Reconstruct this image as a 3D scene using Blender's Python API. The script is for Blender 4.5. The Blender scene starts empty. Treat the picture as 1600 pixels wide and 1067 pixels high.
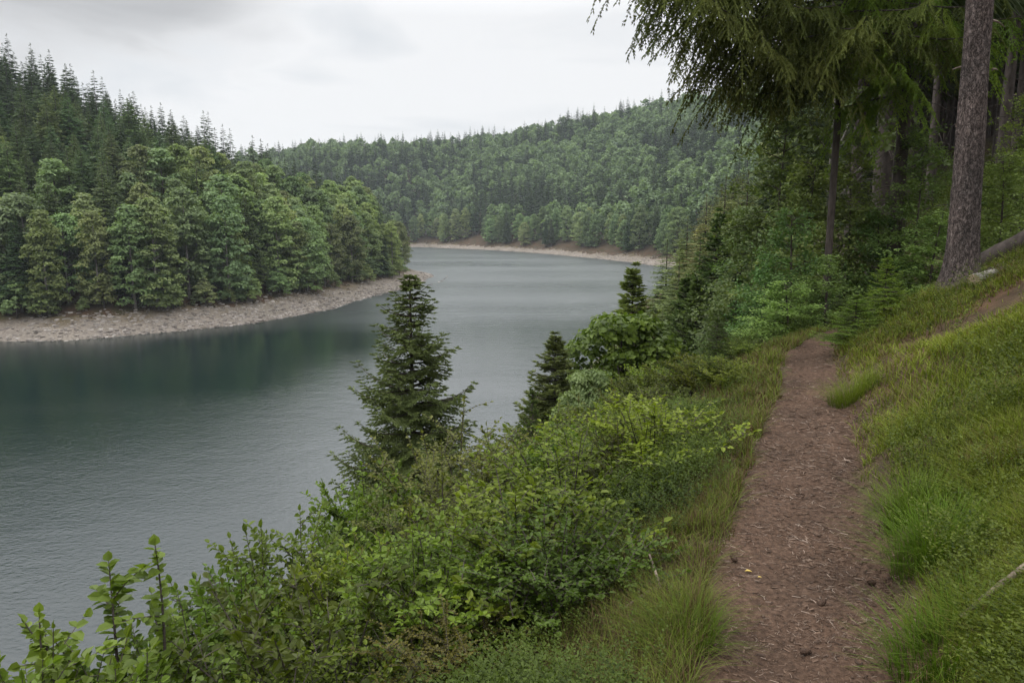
import bpy, math, time
import numpy as np
T0 = time.time(); HAZE = True
SC = bpy.context.scene
COL = SC.collection
# ------------------------------------------------------------------ camera, light, exposure
F = 1150.0; PITCH = math.radians(9.3); SP, CP = math.sin(PITCH), math.cos(PITCH)
CAMZ = 14.0
cam = bpy.data.cameras.new('camera'); co = bpy.data.objects.new('camera', cam); COL.objects.link(co)
co.location = (0, 0, CAMZ); co.rotation_euler = (math.pi/2-PITCH, 0, 0)
cam.sensor_width = 36; cam.lens = 36*F/1600; cam.clip_start = .05; cam.clip_end = 4000
SC.camera = co
SUN_EL, SUN_AZ = math.radians(52), math.radians(-75)      # azimuth from +Y, clockwise
sun = bpy.data.lights.new('sun', 'SUN'); so = bpy.data.objects.new('sun', sun); COL.objects.link(so)
sun.energy = 1.5; sun.angle = math.radians(16); sun.color = (1, .96, .9)
so.rotation_euler = (math.pi/2-SUN_EL, 0, -SUN_AZ+math.pi); so.location = (0, 0, 60)
W = bpy.data.worlds.new("World"); SC.world = W; W.use_nodes = True
nt = W.node_tree; N = nt.nodes; N.clear()
def nd(nt, t, **k):
    n = nt.nodes.new(t)
    for a, v in k.items():
        if a.startswith('i_'):
            n.inputs[a[2:].replace('_', ' ')].default_value = v
        else: setattr(n, a, v)
    return n
def lk(nt, a, b): nt.links.new(a, b)
sky = nd(nt, 'ShaderNodeTexSky', sky_type='NISHITA', sun_disc=False, sun_elevation=SUN_EL, sun_rotation=SUN_AZ)
tc = nd(nt, 'ShaderNodeTexCoord')
mp = nd(nt, 'ShaderNodeMapping'); mp.inputs['Scale'].default_value = (1, 1, 4.5)
nz = nd(nt, 'ShaderNodeTexNoise', i_Scale=2.3, i_Detail=6.0, i_Roughness=.5, i_Distortion=.5)
lk(nt, tc.outputs['Generated'], mp.inputs['Vector']); lk(nt, mp.outputs[0], nz.inputs['Vector'])
cr = nd(nt, 'ShaderNodeValToRGB'); e = cr.color_ramp.elements
e[0].position = .30; e[0].color = (.74, .77, .80, 1); e[1].position = .52; e[1].color = (.97, .97, .975, 1)
lk(nt, nz.outputs['Fac'], cr.inputs['Fac'])
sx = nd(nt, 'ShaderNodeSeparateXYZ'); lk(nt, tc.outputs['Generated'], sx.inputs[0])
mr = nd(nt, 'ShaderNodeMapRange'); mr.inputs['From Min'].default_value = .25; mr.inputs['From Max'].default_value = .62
mr.inputs['To Min'].default_value = 1.0; mr.inputs['To Max'].default_value = 2.8  # extra sky brightness added above the frame so the water reflects brighter
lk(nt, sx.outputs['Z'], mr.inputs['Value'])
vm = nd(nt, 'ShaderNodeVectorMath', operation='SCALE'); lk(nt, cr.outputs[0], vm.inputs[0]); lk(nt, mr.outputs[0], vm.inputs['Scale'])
dp = nd(nt, 'ShaderNodeVectorMath', operation='DOT_PRODUCT'); dp.inputs[1].default_value = (-.47, .72, .50); lk(nt, tc.outputs['Generated'], dp.inputs[0])
dn2 = nd(nt, 'ShaderNodeMath', operation='MULTIPLY_ADD'); dn2.inputs[1].default_value = .16; lk(nt, nz.outputs['Fac'], dn2.inputs[0]); lk(nt, dp.outputs['Value'], dn2.inputs[2])
dm = nd(nt, 'ShaderNodeMapRange', interpolation_type='SMOOTHSTEP'); dm.inputs['From Min'].default_value = .985; dm.inputs['From Max'].default_value = 1.06; dm.inputs['To Min'].default_value = 1.0; dm.inputs['To Max'].default_value = .52
lk(nt, dn2.outputs[0], dm.inputs['Value'])
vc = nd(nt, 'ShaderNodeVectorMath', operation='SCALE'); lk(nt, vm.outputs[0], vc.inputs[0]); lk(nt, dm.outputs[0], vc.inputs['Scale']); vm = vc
vs = nd(nt, 'ShaderNodeVectorMath', operation='SCALE'); vs.inputs['Scale'].default_value = .1; lk(nt, sky.outputs[0], vs.inputs[0])
mx = nd(nt, 'ShaderNodeMix', data_type='RGBA'); mx.inputs[0].default_value = .93
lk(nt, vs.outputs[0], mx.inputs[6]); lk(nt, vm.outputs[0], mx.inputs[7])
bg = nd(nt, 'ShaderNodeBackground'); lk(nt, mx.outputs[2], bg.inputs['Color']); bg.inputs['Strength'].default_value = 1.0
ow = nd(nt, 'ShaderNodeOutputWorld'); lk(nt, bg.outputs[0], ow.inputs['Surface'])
SC.view_settings.view_transform = 'Standard'; SC.view_settings.look = 'None'
SC.view_settings.exposure = 0.0; SC.view_settings.gamma = 1
SC.cycles.max_bounces = 6; SC.cycles.diffuse_bounces = 3; SC.cycles.glossy_bounces = 4
SC.cycles.transmission_bounces = 3; SC.cycles.volume_bounces = 0; SC.cycles.transparent_max_bounces = 4
SC.cycles.use_denoising = True; SC.cycles.caustics_reflective = False; SC.cycles.caustics_refractive = False
SC.cycles.use_adaptive_sampling = True; SC.cycles.adaptive_threshold = .015

# ------------------------------------------------------------------ numeric helpers
def ray(px, py):
    a, b = (px-800)/F, (533.5-py)/F
    return np.array([a, CP+SP*b, -SP+CP*b])
def at(px, py, t): return np.array([0, 0, CAMZ])+ray(px, py)*t
def on_water(px, py):
    r = ray(px, py); return (r*(-CAMZ/r[2]))[:2]
def _h(ix, iy, s):
    v = np.sin(ix*127.1+iy*311.7+s*74.7)*43758.5453
    return v-np.floor(v)
def vn(x, y, s=0):
    x0, y0 = np.floor(x), np.floor(y); fx, fy = x-x0, y-y0
    fx = fx*fx*(3-2*fx); fy = fy*fy*(3-2*fy)
    a, b, c, d = _h(x0, y0, s), _h(x0+1, y0, s), _h(x0, y0+1, s), _h(x0+1, y0+1, s)
    return (a*(1-fx)+b*fx)*(1-fy)+(c*(1-fx)+d*fx)*fy-.5
def fbm(x, y, s=0, o=3):
    r = 0; a = 1
    for i in range(o): r = r+a*vn(x*2**i, y*2**i, s+i*7); a *= .5
    return r
def sstep(a, b, x):
    t = np.clip((x-a)/(b-a), 0, 1); return t*t*(3-2*t)
def smin(a, b, k): return -k*np.logaddexp(-a/k, -b/k)
def smax(a, b, k): return k*np.logaddexp(a/k, b/k)
def seg_sd(x, y, P, closed):
    """distance to polyline, sign of the nearest segment's side (right positive)"""
    P = np.asarray(P, float); n = len(P)
    best = np.full(np.shape(x), 1e18); sg = np.zeros(np.shape(x)); idx = np.zeros(np.shape(x))
    for i in range(n if closed else n-1):
        a = P[i]; b = P[(i+1) % n]; d = b-a; L2 = d@d
        t = ((x-a[0])*d[0]+(y-a[1])*d[1])/L2
        tcl = np.clip(t, 0, 1)
        qx, qy = x-(a[0]+tcl*d[0]), y-(a[1]+tcl*d[1])
        D = qx*qx+qy*qy; m = D < best
        best = np.where(m, D, best); sg = np.where(m, np.sign((x-a[0])*d[1]-(y-a[1])*d[0]), sg); idx = np.where(m, i+tcl, idx)
    return np.sqrt(best), sg, idx
def inside(x, y, P):
    P = np.asarray(P, float); r = np.zeros(np.shape(x), bool); n = len(P)
    for i in range(n):
        x1, y1 = P[i]; x2, y2 = P[(i+1) % n]
        if y1 == y2: continue
        c = ((y1 > y) != (y2 > y)) & (x < (x2-x1)*(y-y1)/(y2-y1)+x1)
        r ^= c
    return r
PATH0 = [(-.5, -6), (-.1, -3), (.35, 0), (1.04, 2.35), (1.76, 4.2), (2.57, 6.15), (3.82, 9.15), (5.4, 11.2), (7.9, 13.2), (10.6, 17), (12.7, 27), (22.5, 64), (38, 118), (60, 141), (100, 154), (320, 170)]
PATH0 = [(-20, -60)]+PATH0
def catmull(P, k=5):
    P = np.array(P, float); out = []
    Q = np.vstack([2*P[0]-P[1], P, 2*P[-1]-P[-2]])
    for i in range(1, len(Q)-2):
        for j in range(k):
            t = j/k; a, b, c, d = Q[i-1], Q[i], Q[i+1], Q[i+2]
            out.append(.5*((2*b)+(-a+c)*t+(2*a-5*b+4*c-d)*t*t+(-a+3*b-3*c+d)*t**3))
    out.append(P[-1]); return np.array(out)
PATH = catmull(PATH0, 4)
LEFT = [on_water(*p) for p in [(0, 533), (110, 531), (200, 525), (300, 516), (400, 504), (470, 492), (530, 480), (600, 460), (655, 450), (688, 440), (700, 433)]]
LEFT += [(-20, 200), (-42, 214), (-78, 262), (-150, 330), (-700, 420), (-700, -60), (-200, 25), (-110, 58)]
FARP = [on_water(*p) for p in [(655, 386), (700, 388), (780, 391.5), (850, 396.5), (930, 404), (985, 410), (1035, 417)]]
FARP += [(80, 196), (130, 172), (900, 150), (900, 900), (-800, 900), (-800, 470), (-220, 396), (-110, 380)]
CAPX = np.array([-200, 0, 100, 200, 300, 400, 470, 560, 600, 640, 700])
CAPZ = np.array([46, 42, 36, 29.5, 22.8, 17.6, 15.4, 6.5, 4, 2.2, 1.5])
def shore_prof(d, beach, slope, edge):
    return np.where(d < 0, .3*d, np.where(d < beach, edge*d, edge*beach+slope*(d-beach)))
def terr(x, y, fine=True):
    x = np.asarray(x, float); y = np.asarray(y, float)
    D, sg, ix = seg_sd(x, y, PATH, False); s = D*sg
    # near bank
    w = .35+.05*vn(ix*2.1, ix*0, 3)-.12*sstep(2.5, 9, y)
    up = smin(.55*np.maximum(s-w, 0), 46+0*s, 4)-smin(0*s, 46+0*s, 4)
    u = np.maximum(-s-w, 0)
    dn = -.25*u-.60*smax(u-.7, 0*u, .25)
    z = 12.4+np.where(s > 0, up, dn)+np.where(s > 0, .07*sstep(w, w+.18, s), -.05*sstep(w, w+.2, -s)*0)
    r = np.hypot(x, y)
    z = z+fbm(x/9, y/9, 5)*np.clip((D-3)/12, 0, 1)*3.0
    z = z+.10*fbm(x/.9, y/.9, 11)*sstep(w, w+.5, D)
    z = z-.028*np.cos(np.clip(D/w, 0, 1)*math.pi/2)
    near = np.maximum(z, -4)
    q = x/np.maximum(y, 1)*F+800
    q = np.where(y < 1, np.where(x < 0, -200, 1300), q)
    jag = (2.2*vn(x/9, y/9, 21)+.8*vn(x/3, y/3, 22))*np.where(q > 560, .5, 1)
    dl, _, _ = seg_sd(x, y, LEFT, True); dl = np.where(inside(x, y, LEFT), dl, -dl)+jag*.6
    hl = shore_prof(dl, 7.5, .46, .29)
    cap = np.interp(q, CAPX, CAPZ)+3*fbm(x/40, y/40, 31)
    hl = np.where(dl > 0, np.minimum(hl, smin(hl, cap+2.2+0*hl, 3.)+0), hl)
    df, _, _ = seg_sd(x, y, FARP, True); df = np.where(inside(x, y, FARP), df, -df)+jag
    hf = shore_prof(df, 7, .46, .33)
    capf = np.interp(q, [430, 480, 750, 1010, 1400], [47, 53, 60, 80, 84])+6*fbm(x/60, y/60, 41)
    hf = hf+2.5*fbm(x/35, y/35, 43)*np.clip((df-8)/30, 0, 1)
    hf = np.where(df > 12, smin(hf, capf, 4.), hf)
    zz = np.maximum(np.maximum(near, hl), hf)
    kind = np.where(near >= np.maximum(hl, hf), 0, np.where(hl > hf, 1, 2))
    return np.maximum(zz, -4.0), s, kind, dl, df, w
def gz(x, y): return float(terr(np.array([x]), np.array([y]))[0][0])
def hit(px, py):
    r = ray(px, py); ts = np.geomspace(1.2, 600, 6000)
    P = r[None]*ts[:, None]; z = CAMZ+P[:, 2]; g = np.maximum(terr(P[:, 0], P[:, 1])[0], 0)
    i = int(np.argmax(z < g)); return np.array([P[i, 0], P[i, 1], g[i]]), ts[i]

# ------------------------------------------------------------------ materials
def new_mat(name):
    m = bpy.data.materials.new(name); m.use_nodes = True
    m.node_tree.nodes.clear(); return m, m.node_tree
def ramp(t, stops, fac):
    r = nd(t, 'ShaderNodeValToRGB'); el = r.color_ramp.elements
    while len(el) < len(stops): el.new(.5)
    for e_, (p, c) in zip(el, stops): e_.position = p; e_.color = (*c, 1)
    lk(t, fac, r.inputs['Fac']); return r.outputs[0]
def leafmat(name, lo, hi, trans=.35, rough=.5, spec=.35, rnd=.25):
    """foliage: colour from the per-leaf tone, each plant shifted by its own object colour"""
    m, t = new_mat(name)
    a = nd(t, 'ShaderNodeAttribute', attribute_name='tone'); oi = nd(t, 'ShaderNodeObjectInfo')
    c = ramp(t, [(0, lo), (1, hi)], a.outputs['Fac'])
    mm = nd(t, 'ShaderNodeMix', data_type='RGBA', blend_type='MULTIPLY'); mm.inputs[0].default_value = 1
    lk(t, c, mm.inputs[6]); lk(t, oi.outputs['Color'], mm.inputs[7])
    hs = nd(t, 'ShaderNodeHueSaturation')
    m1 = nd(t, 'ShaderNodeMapRange'); m1.inputs['To Min'].default_value = 1-rnd; m1.inputs['To Max'].default_value = 1+rnd
    lk(t, oi.outputs['Random'], m1.inputs['Value']); lk(t, m1.outputs[0], hs.inputs['Value'])
    m2 = nd(t, 'ShaderNodeMath', operation='MULTIPLY_ADD'); m2.inputs[1].default_value = 7.31; m2.inputs[2].default_value = 0
    fr = nd(t, 'ShaderNodeMath', operation='FRACT'); lk(t, oi.outputs['Random'], m2.inputs[0]); lk(t, m2.outputs[0], fr.inputs[0])
    m3 = nd(t, 'ShaderNodeMapRange'); m3.inputs['To Min'].default_value = .485; m3.inputs['To Max'].default_value = .515
    lk(t, fr.outputs[0], m3.inputs['Value']); lk(t, m3.outputs[0], hs.inputs['Hue'])
    lk(t, mm.outputs[2], hs.inputs['Color'])
    p = nd(t, 'ShaderNodeBsdfPrincipled', i_Roughness=rough); p.inputs['Specular IOR Level'].default_value = spec
    lk(t, hs.outputs[0], p.inputs['Base Color'])
    tr = nd(t, 'ShaderNodeBsdfTranslucent'); g = nd(t, 'ShaderNodeMix', data_type='RGBA', blend_type='MULTIPLY'); g.inputs[0].default_value = 1
    g.inputs[7].default_value = (1.25, 1.35, .6, 1); lk(t, hs.outputs[0], g.inputs[6]); lk(t, g.outputs[2], tr.inputs['Color'])
    ms = nd(t, 'ShaderNodeMixShader'); ms.inputs[0].default_value = trans
    lk(t, p.outputs[0], ms.inputs[1]); lk(t, tr.outputs[0], ms.inputs[2])
    o = nd(t, 'ShaderNodeOutputMaterial'); lk(t, ms.outputs[0], o.inputs['Surface']); return m
def surfmat(name, stops, scale, detail=8., rough=.85, bump=.3, bdist=.02, scale3=(1, 1, 1), second=None, vor=None):
    m, t = new_mat(name)
    tc = nd(t, 'ShaderNodeTexCoord'); mp = nd(t, 'ShaderNodeMapping'); mp.inputs['Scale'].default_value = scale3
    lk(t, tc.outputs['Object'], mp.inputs['Vector'])
    n = nd(t, 'ShaderNodeTexNoise', i_Scale=scale, i_Detail=detail, i_Roughness=.65); lk(t, mp.outputs[0], n.inputs['Vector'])
    c = ramp(t, stops, n.outputs['Fac'])
    if second:
        sc2, stops2 = second
        n2 = nd(t, 'ShaderNodeTexNoise', i_Scale=sc2, i_Detail=5.0); lk(t, mp.outputs[0], n2.inputs['Vector'])
        c2 = ramp(t, stops2, n2.outputs['Fac'])
        k = nd(t, 'ShaderNodeMix', data_type='RGBA', blend_type='MULTIPLY'); k.inputs[0].default_value = 1
        lk(t, c, k.inputs[6]); lk(t, c2, k.inputs[7]); c = k.outputs[2]
    h = n.outputs['Fac']
    if vor:
        v = nd(t, 'ShaderNodeTexVoronoi', i_Scale=vor[0], feature='DISTANCE_TO_EDGE'); 
        dn_ = nd(t, 'ShaderNodeTexNoise', i_Scale=vor[0]*1.5, i_Detail=3.0); lk(t, mp.outputs[0], dn_.inputs['Vector'])
        ad = nd(t, 'ShaderNodeMix', data_type='VECTOR'); ad.inputs[0].default_value = .16
        lk(t, mp.outputs[0], ad.inputs[4]); lk(t, dn_.outputs['Color'], ad.inputs[5])
        lk(t, ad.outputs[1], v.inputs['Vector'])
        r2 = ramp(t, [(0, (vor[1],)*3), (vor[2], (1, 1, 1))], v.outputs['Distance'])
        k = nd(t, 'ShaderNodeMix', data_type='RGBA', blend_type='MULTIPLY'); k.inputs[0].default_value = 1
        lk(t, c, k.inputs[6]); lk(t, r2, k.inputs[7]); c = k.outputs[2]
        mmx = nd(t, 'ShaderNodeMath', operation='MULTIPLY'); lk(t, h, mmx.inputs[0]); lk(t, r2, mmx.inputs[1]); h = mmx.outputs[0]
    b = nd(t, 'ShaderNodeBump'); b.inputs['Strength'].default_value = bump; b.inputs['Distance'].default_value = bdist
    lk(t, h, b.inputs['Height'])
    p = nd(t, 'ShaderNodeBsdfPrincipled', i_Roughness=rough); p.inputs['Specular IOR Level'].default_value = .25
    lk(t, c, p.inputs['Base Color']); lk(t, b.outputs[0], p.inputs['Normal'])
    o = nd(t, 'ShaderNodeOutputMaterial'); lk(t, p.outputs[0], o.inputs['Surface']); return m
def tonemat(name, stops, rough=.8):
    m, t = new_mat(name); a = nd(t, 'ShaderNodeAttribute', attribute_name='tone')
    p = nd(t, 'ShaderNodeBsdfPrincipled', i_Roughness=rough); p.inputs['Specular IOR Level'].default_value = .25
    n = nd(t, 'ShaderNodeTexNoise', i_Scale=30.0, i_Detail=3.0)
    c = ramp(t, stops, a.outputs['Fac']); k = nd(t, 'ShaderNodeMix', data_type='RGBA', blend_type='MULTIPLY'); k.inputs[0].default_value = .6
    lk(t, c, k.inputs[6]); lk(t, ramp(t, [(.3, (.45,)*3), (.7, (1.3,)*3)], n.outputs['Fac']), k.inputs[7])
    lk(t, k.outputs[2], p.inputs['Base Color']); o = nd(t, 'ShaderNodeOutputMaterial'); lk(t, p.outputs[0], o.inputs['Surface']); return m
M = {}
M['spruce'] = leafmat('spruce needles', (.030, .046, .018), (.092, .122, .046), .15, .6, .2)
M['broad'] = leafmat('broad leaves', (.085, .120, .055), (.29, .335, .155), .30, .6, .2)
M['shrub'] = leafmat('shrub leaves', (.014, .036, .004), (.165, .225, .030), .35, .5, .28, .12)
M['olive'] = leafmat('olive leaves', (.050, .060, .010), (.175, .175, .030), .35, .5, .3, .1)
M['bilberry'] = leafmat('bilberry leaves', (.018, .034, .006), (.125, .160, .024), .3, .55, .22, .1)
M['fern'] = leafmat('sapling needles', (.045, .085, .020), (.13, .20, .05), .3, .5, .3, .12)
M['grass'] = leafmat('grass blades', (.060, .084, .012), (.245, .275, .042), .3, .6, .15, .1)
M['dry'] = leafmat('dry grass', (.085, .066, .030), (.23, .17, .085), .25, .6, .2, .1)
M['bark'] = surfmat('dark bark', [(.3, (.028, .022, .019)), (.7, (.11, .09, .08))], 9., scale3=(1, 1, .35), bump=.8)
M['palebark'] = surfmat('pale bark', [(.35, (.07, .06, .05)), (.6, (.26, .24, .22))], 7., scale3=(1, 1, 2.2), bump=.5)
M['bigbark'] = surfmat('spruce bark', [(.28, (.055, .042, .038)), (.55, (.20, .165, .15)), (.78, (.42, .37, .34))], 30., scale3=(1, 1, .5), bump=1.0, bdist=.06, vor=(21., .22, .14), second=(2.2, [(.3, (.72, .72, .74)), (.7, (1.1, 1.02, 1.02))]))
M['wood'] = surfmat('weathered wood', [(.3, (.10, .075, .06)), (.7, (.34, .27, .22))], 14., scale3=(1, 1, .2), bump=.5)
M['cut'] = surfmat('cut wood end', [(.3, (.22, .16, .11)), (.7, (.48, .38, .28))], 30., bump=.3)
M['earth'] = surfmat('forest soil', [(.3, (.028, .019, .013)), (.7, (.098, .066, .048))], 5., bump=.8, bdist=.05, second=(.6, [(.35, (.7, .9, .6)), (.65, (1.2, 1., .8))]))
M['pathm'] = surfmat('trodden earth', [(.28, (.030, .018, .011)), (.5, (.086, .052, .034)), (.75, (.165, .108, .074))], 38., bump=.9, bdist=.02, second=(1.6, [(.3, (.72, .70, .68)), (.7, (1.15, 1.1, 1.08))]))
M['shore'] = surfmat('stony shore', [(.3, (.13, .115, .098)), (.55, (.235, .21, .185)), (.75, (.36, .33, .30))], 3.2, bump=.7, bdist=.3, scale3=(1, 1, 3.5), second=(.12, [(.3, (.8, .78, .72)), (.7, (1.1, 1.06, 1.04))]))
M['stone'] = tonemat('shore stones', [(0, (.14, .12, .105)), (1, (.42, .38, .345))])
M['litter'] = tonemat('needles and twigs', [(0, (.034, .019, .012)), (.65, (.15, .096, .066)), (1, (.40, .32, .26))], .6)
M['cone'] = tonemat('cone scales', [(0, (.03, .018, .012)), (1, (.10, .06, .04))])
M['yellow'] = tonemat('yellow leaf', [(0, (.45, .32, .08)), (1, (.6, .45, .12))], .5)
M['moss'] = leafmat('moss', (.05, .08, .015), (.14, .18, .04), .1, .8, .1, .1)

def bands(m, stops):
    t = m.node_tree; p = next(n for n in t.nodes if n.type == 'BSDF_PRINCIPLED'); c = p.inputs['Base Color'].links[0].from_socket
    g = nd(t, 'ShaderNodeNewGeometry'); x_ = nd(t, 'ShaderNodeSeparateXYZ'); lk(t, g.outputs['Position'], x_.inputs[0])
    n = nd(t, 'ShaderNodeTexNoise', i_Scale=.35, i_Detail=5.0); lk(t, g.outputs['Position'], n.inputs['Vector'])
    a = nd(t, 'ShaderNodeMath', operation='MULTIPLY_ADD'); a.inputs[1].default_value = .30; lk(t, x_.outputs['Z'], a.inputs[0]); lk(t, n.outputs['Fac'], a.inputs[2])
    a2 = nd(t, 'ShaderNodeMath', operation='MULTIPLY_ADD'); a2.inputs[1].default_value = .7; a2.inputs[2].default_value = -.15; lk(t, a.outputs[0], a2.inputs[0])
    k = nd(t, 'ShaderNodeMix', data_type='RGBA', blend_type='MULTIPLY'); k.inputs[0].default_value = 1
    lk(t, c, k.inputs[6]); lk(t, ramp(t, stops, a2.outputs[0]), k.inputs[7]); lk(t, k.outputs[2], p.inputs['Base Color'])
bands(M['shore'], [(.10, (.45, .42, .38)), (.22, (1, 1, 1)), (.48, (1.0, .98, .95)), (.62, (.62, .55, .40)), (.8, (.40, .42, .22))])
# ------------------------------------------------------------------ mesh helpers
class MB:
    def __init__(s): s.V = []; s.F = []; s.T = []; s.M = []; s.n = 0
    def add(s, V, Fc, tone=.5, mi=0):
        V = np.asarray(V, float).reshape(-1, 3); Fc = np.asarray(Fc, int)
        if len(V) == 0: return s
        s.V.append(V); s.F.append(Fc+s.n)
        s.T.append(np.broadcast_to(np.asarray(tone, float), (len(V),)).copy()); s.M.append(np.full(len(Fc), mi)); s.n += len(V); return s
    def arr(s): return np.concatenate(s.V), s.F, np.concatenate(s.T), s.M
    def mesh(s, name, mats, smooth=False):
        me = bpy.data.meshes.new(name)
        V = np.concatenate(s.V); me.vertices.add(len(V)); me.vertices.foreach_set('co', V.astype(np.float32).ravel())
        li = np.concatenate([f.ravel() for f in s.F]); ln = np.concatenate([np.full(len(f), f.shape[1]) for f in s.F])
        st = np.concatenate([[0], np.cumsum(ln)[:-1]])
        me.loops.add(len(li)); me.loops.foreach_set('vertex_index', li.astype(np.int32))
        me.polygons.add(len(ln)); me.polygons.foreach_set('loop_start', st.astype(np.int32))
        me.polygons.foreach_set('material_index', np.concatenate(s.M).astype(np.int32))
        me.update(calc_edges=True)
        me.polygons.foreach_set('use_smooth', np.full(len(ln), bool(smooth)))
        a = me.attributes.new('tone', 'FLOAT', 'POINT'); a.data.foreach_set('value', np.concatenate(s.T).astype(np.float32))
        for m in (mats if isinstance(mats, (list, tuple)) else [mats]): me.materials.append(m)
        return me
def link(name, me, parent=None, loc=None, rz=0, sc=1):
    o = bpy.data.objects.new(name, me); COL.objects.link(o)
    if parent: o.parent = parent
    if loc is not None: o.location = loc
    o.rotation_euler = (0, 0, rz)
    o.scale = (sc, sc, sc) if np.isscalar(sc) else sc
    return o
def tag(o, label=None, cat=None, group=None, kind=None):
    if label: o['label'] = label
    if cat: o['category'] = cat
    if group: o['group'] = group
    if kind: o['kind'] = kind
    return o
def nrm(v): return v/np.maximum(np.linalg.norm(v, axis=-1, keepdims=True), 1e-9)
def leaves(mb, P, D, U, L, Wd, tone, shape='d', fold=.25, mi=0):
    """leaf faces: P base, D along, U rough normal"""
    n = len(P)
    if n == 0: return
    D = nrm(D); S = nrm(np.cross(D, U)); U = np.cross(S, D)
    L = np.broadcast_to(L, n)[:, None]; Wd = np.broadcast_to(Wd, n)[:, None]
    if shape == 'd':
        V = np.stack([P, P+D*L*.5+S*Wd*.5+U*Wd*fold, P+D*L, P+D*L*.5-S*Wd*.5+U*Wd*fold], 1)
        Fc = np.arange(n*4).reshape(n, 4)
    elif shape == 'l':
        V = np.stack([P, P+D*L*.28+S*Wd*.46+U*Wd*fold, P+D*L*.66+S*Wd*.40+U*(Wd*fold*.8-.02*L), P+D*L-U*L*.10, P+D*L*.66-S*Wd*.40+U*(Wd*fold*.8-.02*L), P+D*L*.28-S*Wd*.46+U*Wd*fold], 1)
        b = (np.arange(n)*6)[:, None]
        Fc = np.concatenate([b+[0, 1, 2, 3], b+[0, 3, 4, 5]], 0)
    elif shape == 'x':   # two crossed slim blades = a needle shoot
        V = np.stack([P, P+D*L*.35+S*Wd*.5, P+D*L, P+D*L*.35-S*Wd*.5, P+D*L*.35+U*Wd*.5, P+D*L*.35-U*Wd*.5], 1)
        b = (np.arange(n)*6)[:, None]
        Fc = np.concatenate([b+[0, 1, 2, 3], b+[0, 4, 2, 5]], 0)
    k = V.shape[1]
    mb.add(V.reshape(-1, 3), Fc, np.repeat(np.broadcast_to(tone, n), k), mi)
def tube(mb, P, R, sides=6, tone=.5, mi=0, cap=True):
    P = np.asarray(P, float); n = len(P); R = np.broadcast_to(R, n)
    T = np.gradient(P, axis=0); T = nrm(T)
    ref = np.array([1., 0, 0]) if abs(T[0, 2]) > .7 else np.array([0, 0, 1.])
    A = nrm(np.cross(T, ref)); B = np.cross(T, A)
    th = np.linspace(0, 2*math.pi, sides, endpoint=False)
    V = P[:, None]+R[:, None, None]*(A[:, None]*np.cos(th)[None, :, None]+B[:, None]*np.sin(th)[None, :, None])
    i = np.arange(n-1)[:, None]*sides; j = np.arange(sides)[None]; j2 = (j+1) % sides
    Fc = np.stack([i+j, i+j2, i+sides+j2, i+sides+j], -1).reshape(-1, 4)
    mb.add(V.reshape(-1, 3), Fc, tone, mi)
    if cap: mb.add(V[-1], np.arange(sides)[None], tone, mi)
def rand_unit(rng, n):
    return nrm(rng.normal(size=(n, 3)))
def bez(a, b, c, n=6):
    t = np.linspace(0, 1, n)[:, None]; a, b, c = map(np.asarray, (a, b, c))
    return a*(1-t)**2+2*b*t*(1-t)+c*t*t
def inst(mb, proto, pos, rz, sc, tilt=None, dtone=0, mi=0):
    """stamp a (V, F, T) prototype at many places in one mesh"""
    V, Fc, T = proto; k = len(pos)
    if k == 0: return
    sc = np.broadcast_to(sc, (k,) if np.ndim(sc) < 2 else np.shape(sc))
    Vs = V[None]*(sc[:, None, None] if sc.ndim == 1 else sc[:, None, :])
    c, s = np.cos(rz)[:, None], np.sin(rz)[:, None]
    X = Vs[..., 0]*c-Vs[..., 1]*s; Y = Vs[..., 0]*s+Vs[..., 1]*c; Z = Vs[..., 2]
    if tilt is not None:
        X = X+Z*tilt[:, :1]; Y = Y+Z*tilt[:, 1:]
    O = np.stack([X, Y, Z], -1)+pos[:, None]
    off = (np.arange(k)*len(V))[:, None, None]
    TT = np.clip(T[None]+np.broadcast_to(dtone, k)[:, None], 0, 1)
    if isinstance(Fc, tuple):
        FF = [(f[None]+off).reshape(-1, f.shape[1]) for f in Fc]
        n0 = mb.n; mb.V.append(O.reshape(-1, 3)); mb.T.append(TT.ravel()); mb.n += k*len(V)
        for f, m_ in zip(FF, mi): mb.F.append(f+n0); mb.M.append(np.full(len(f), m_))
    else: mb.add(O.reshape(-1, 3), (Fc[None]+off).reshape(-1, Fc.shape[1]), TT.ravel(), mi)

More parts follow.
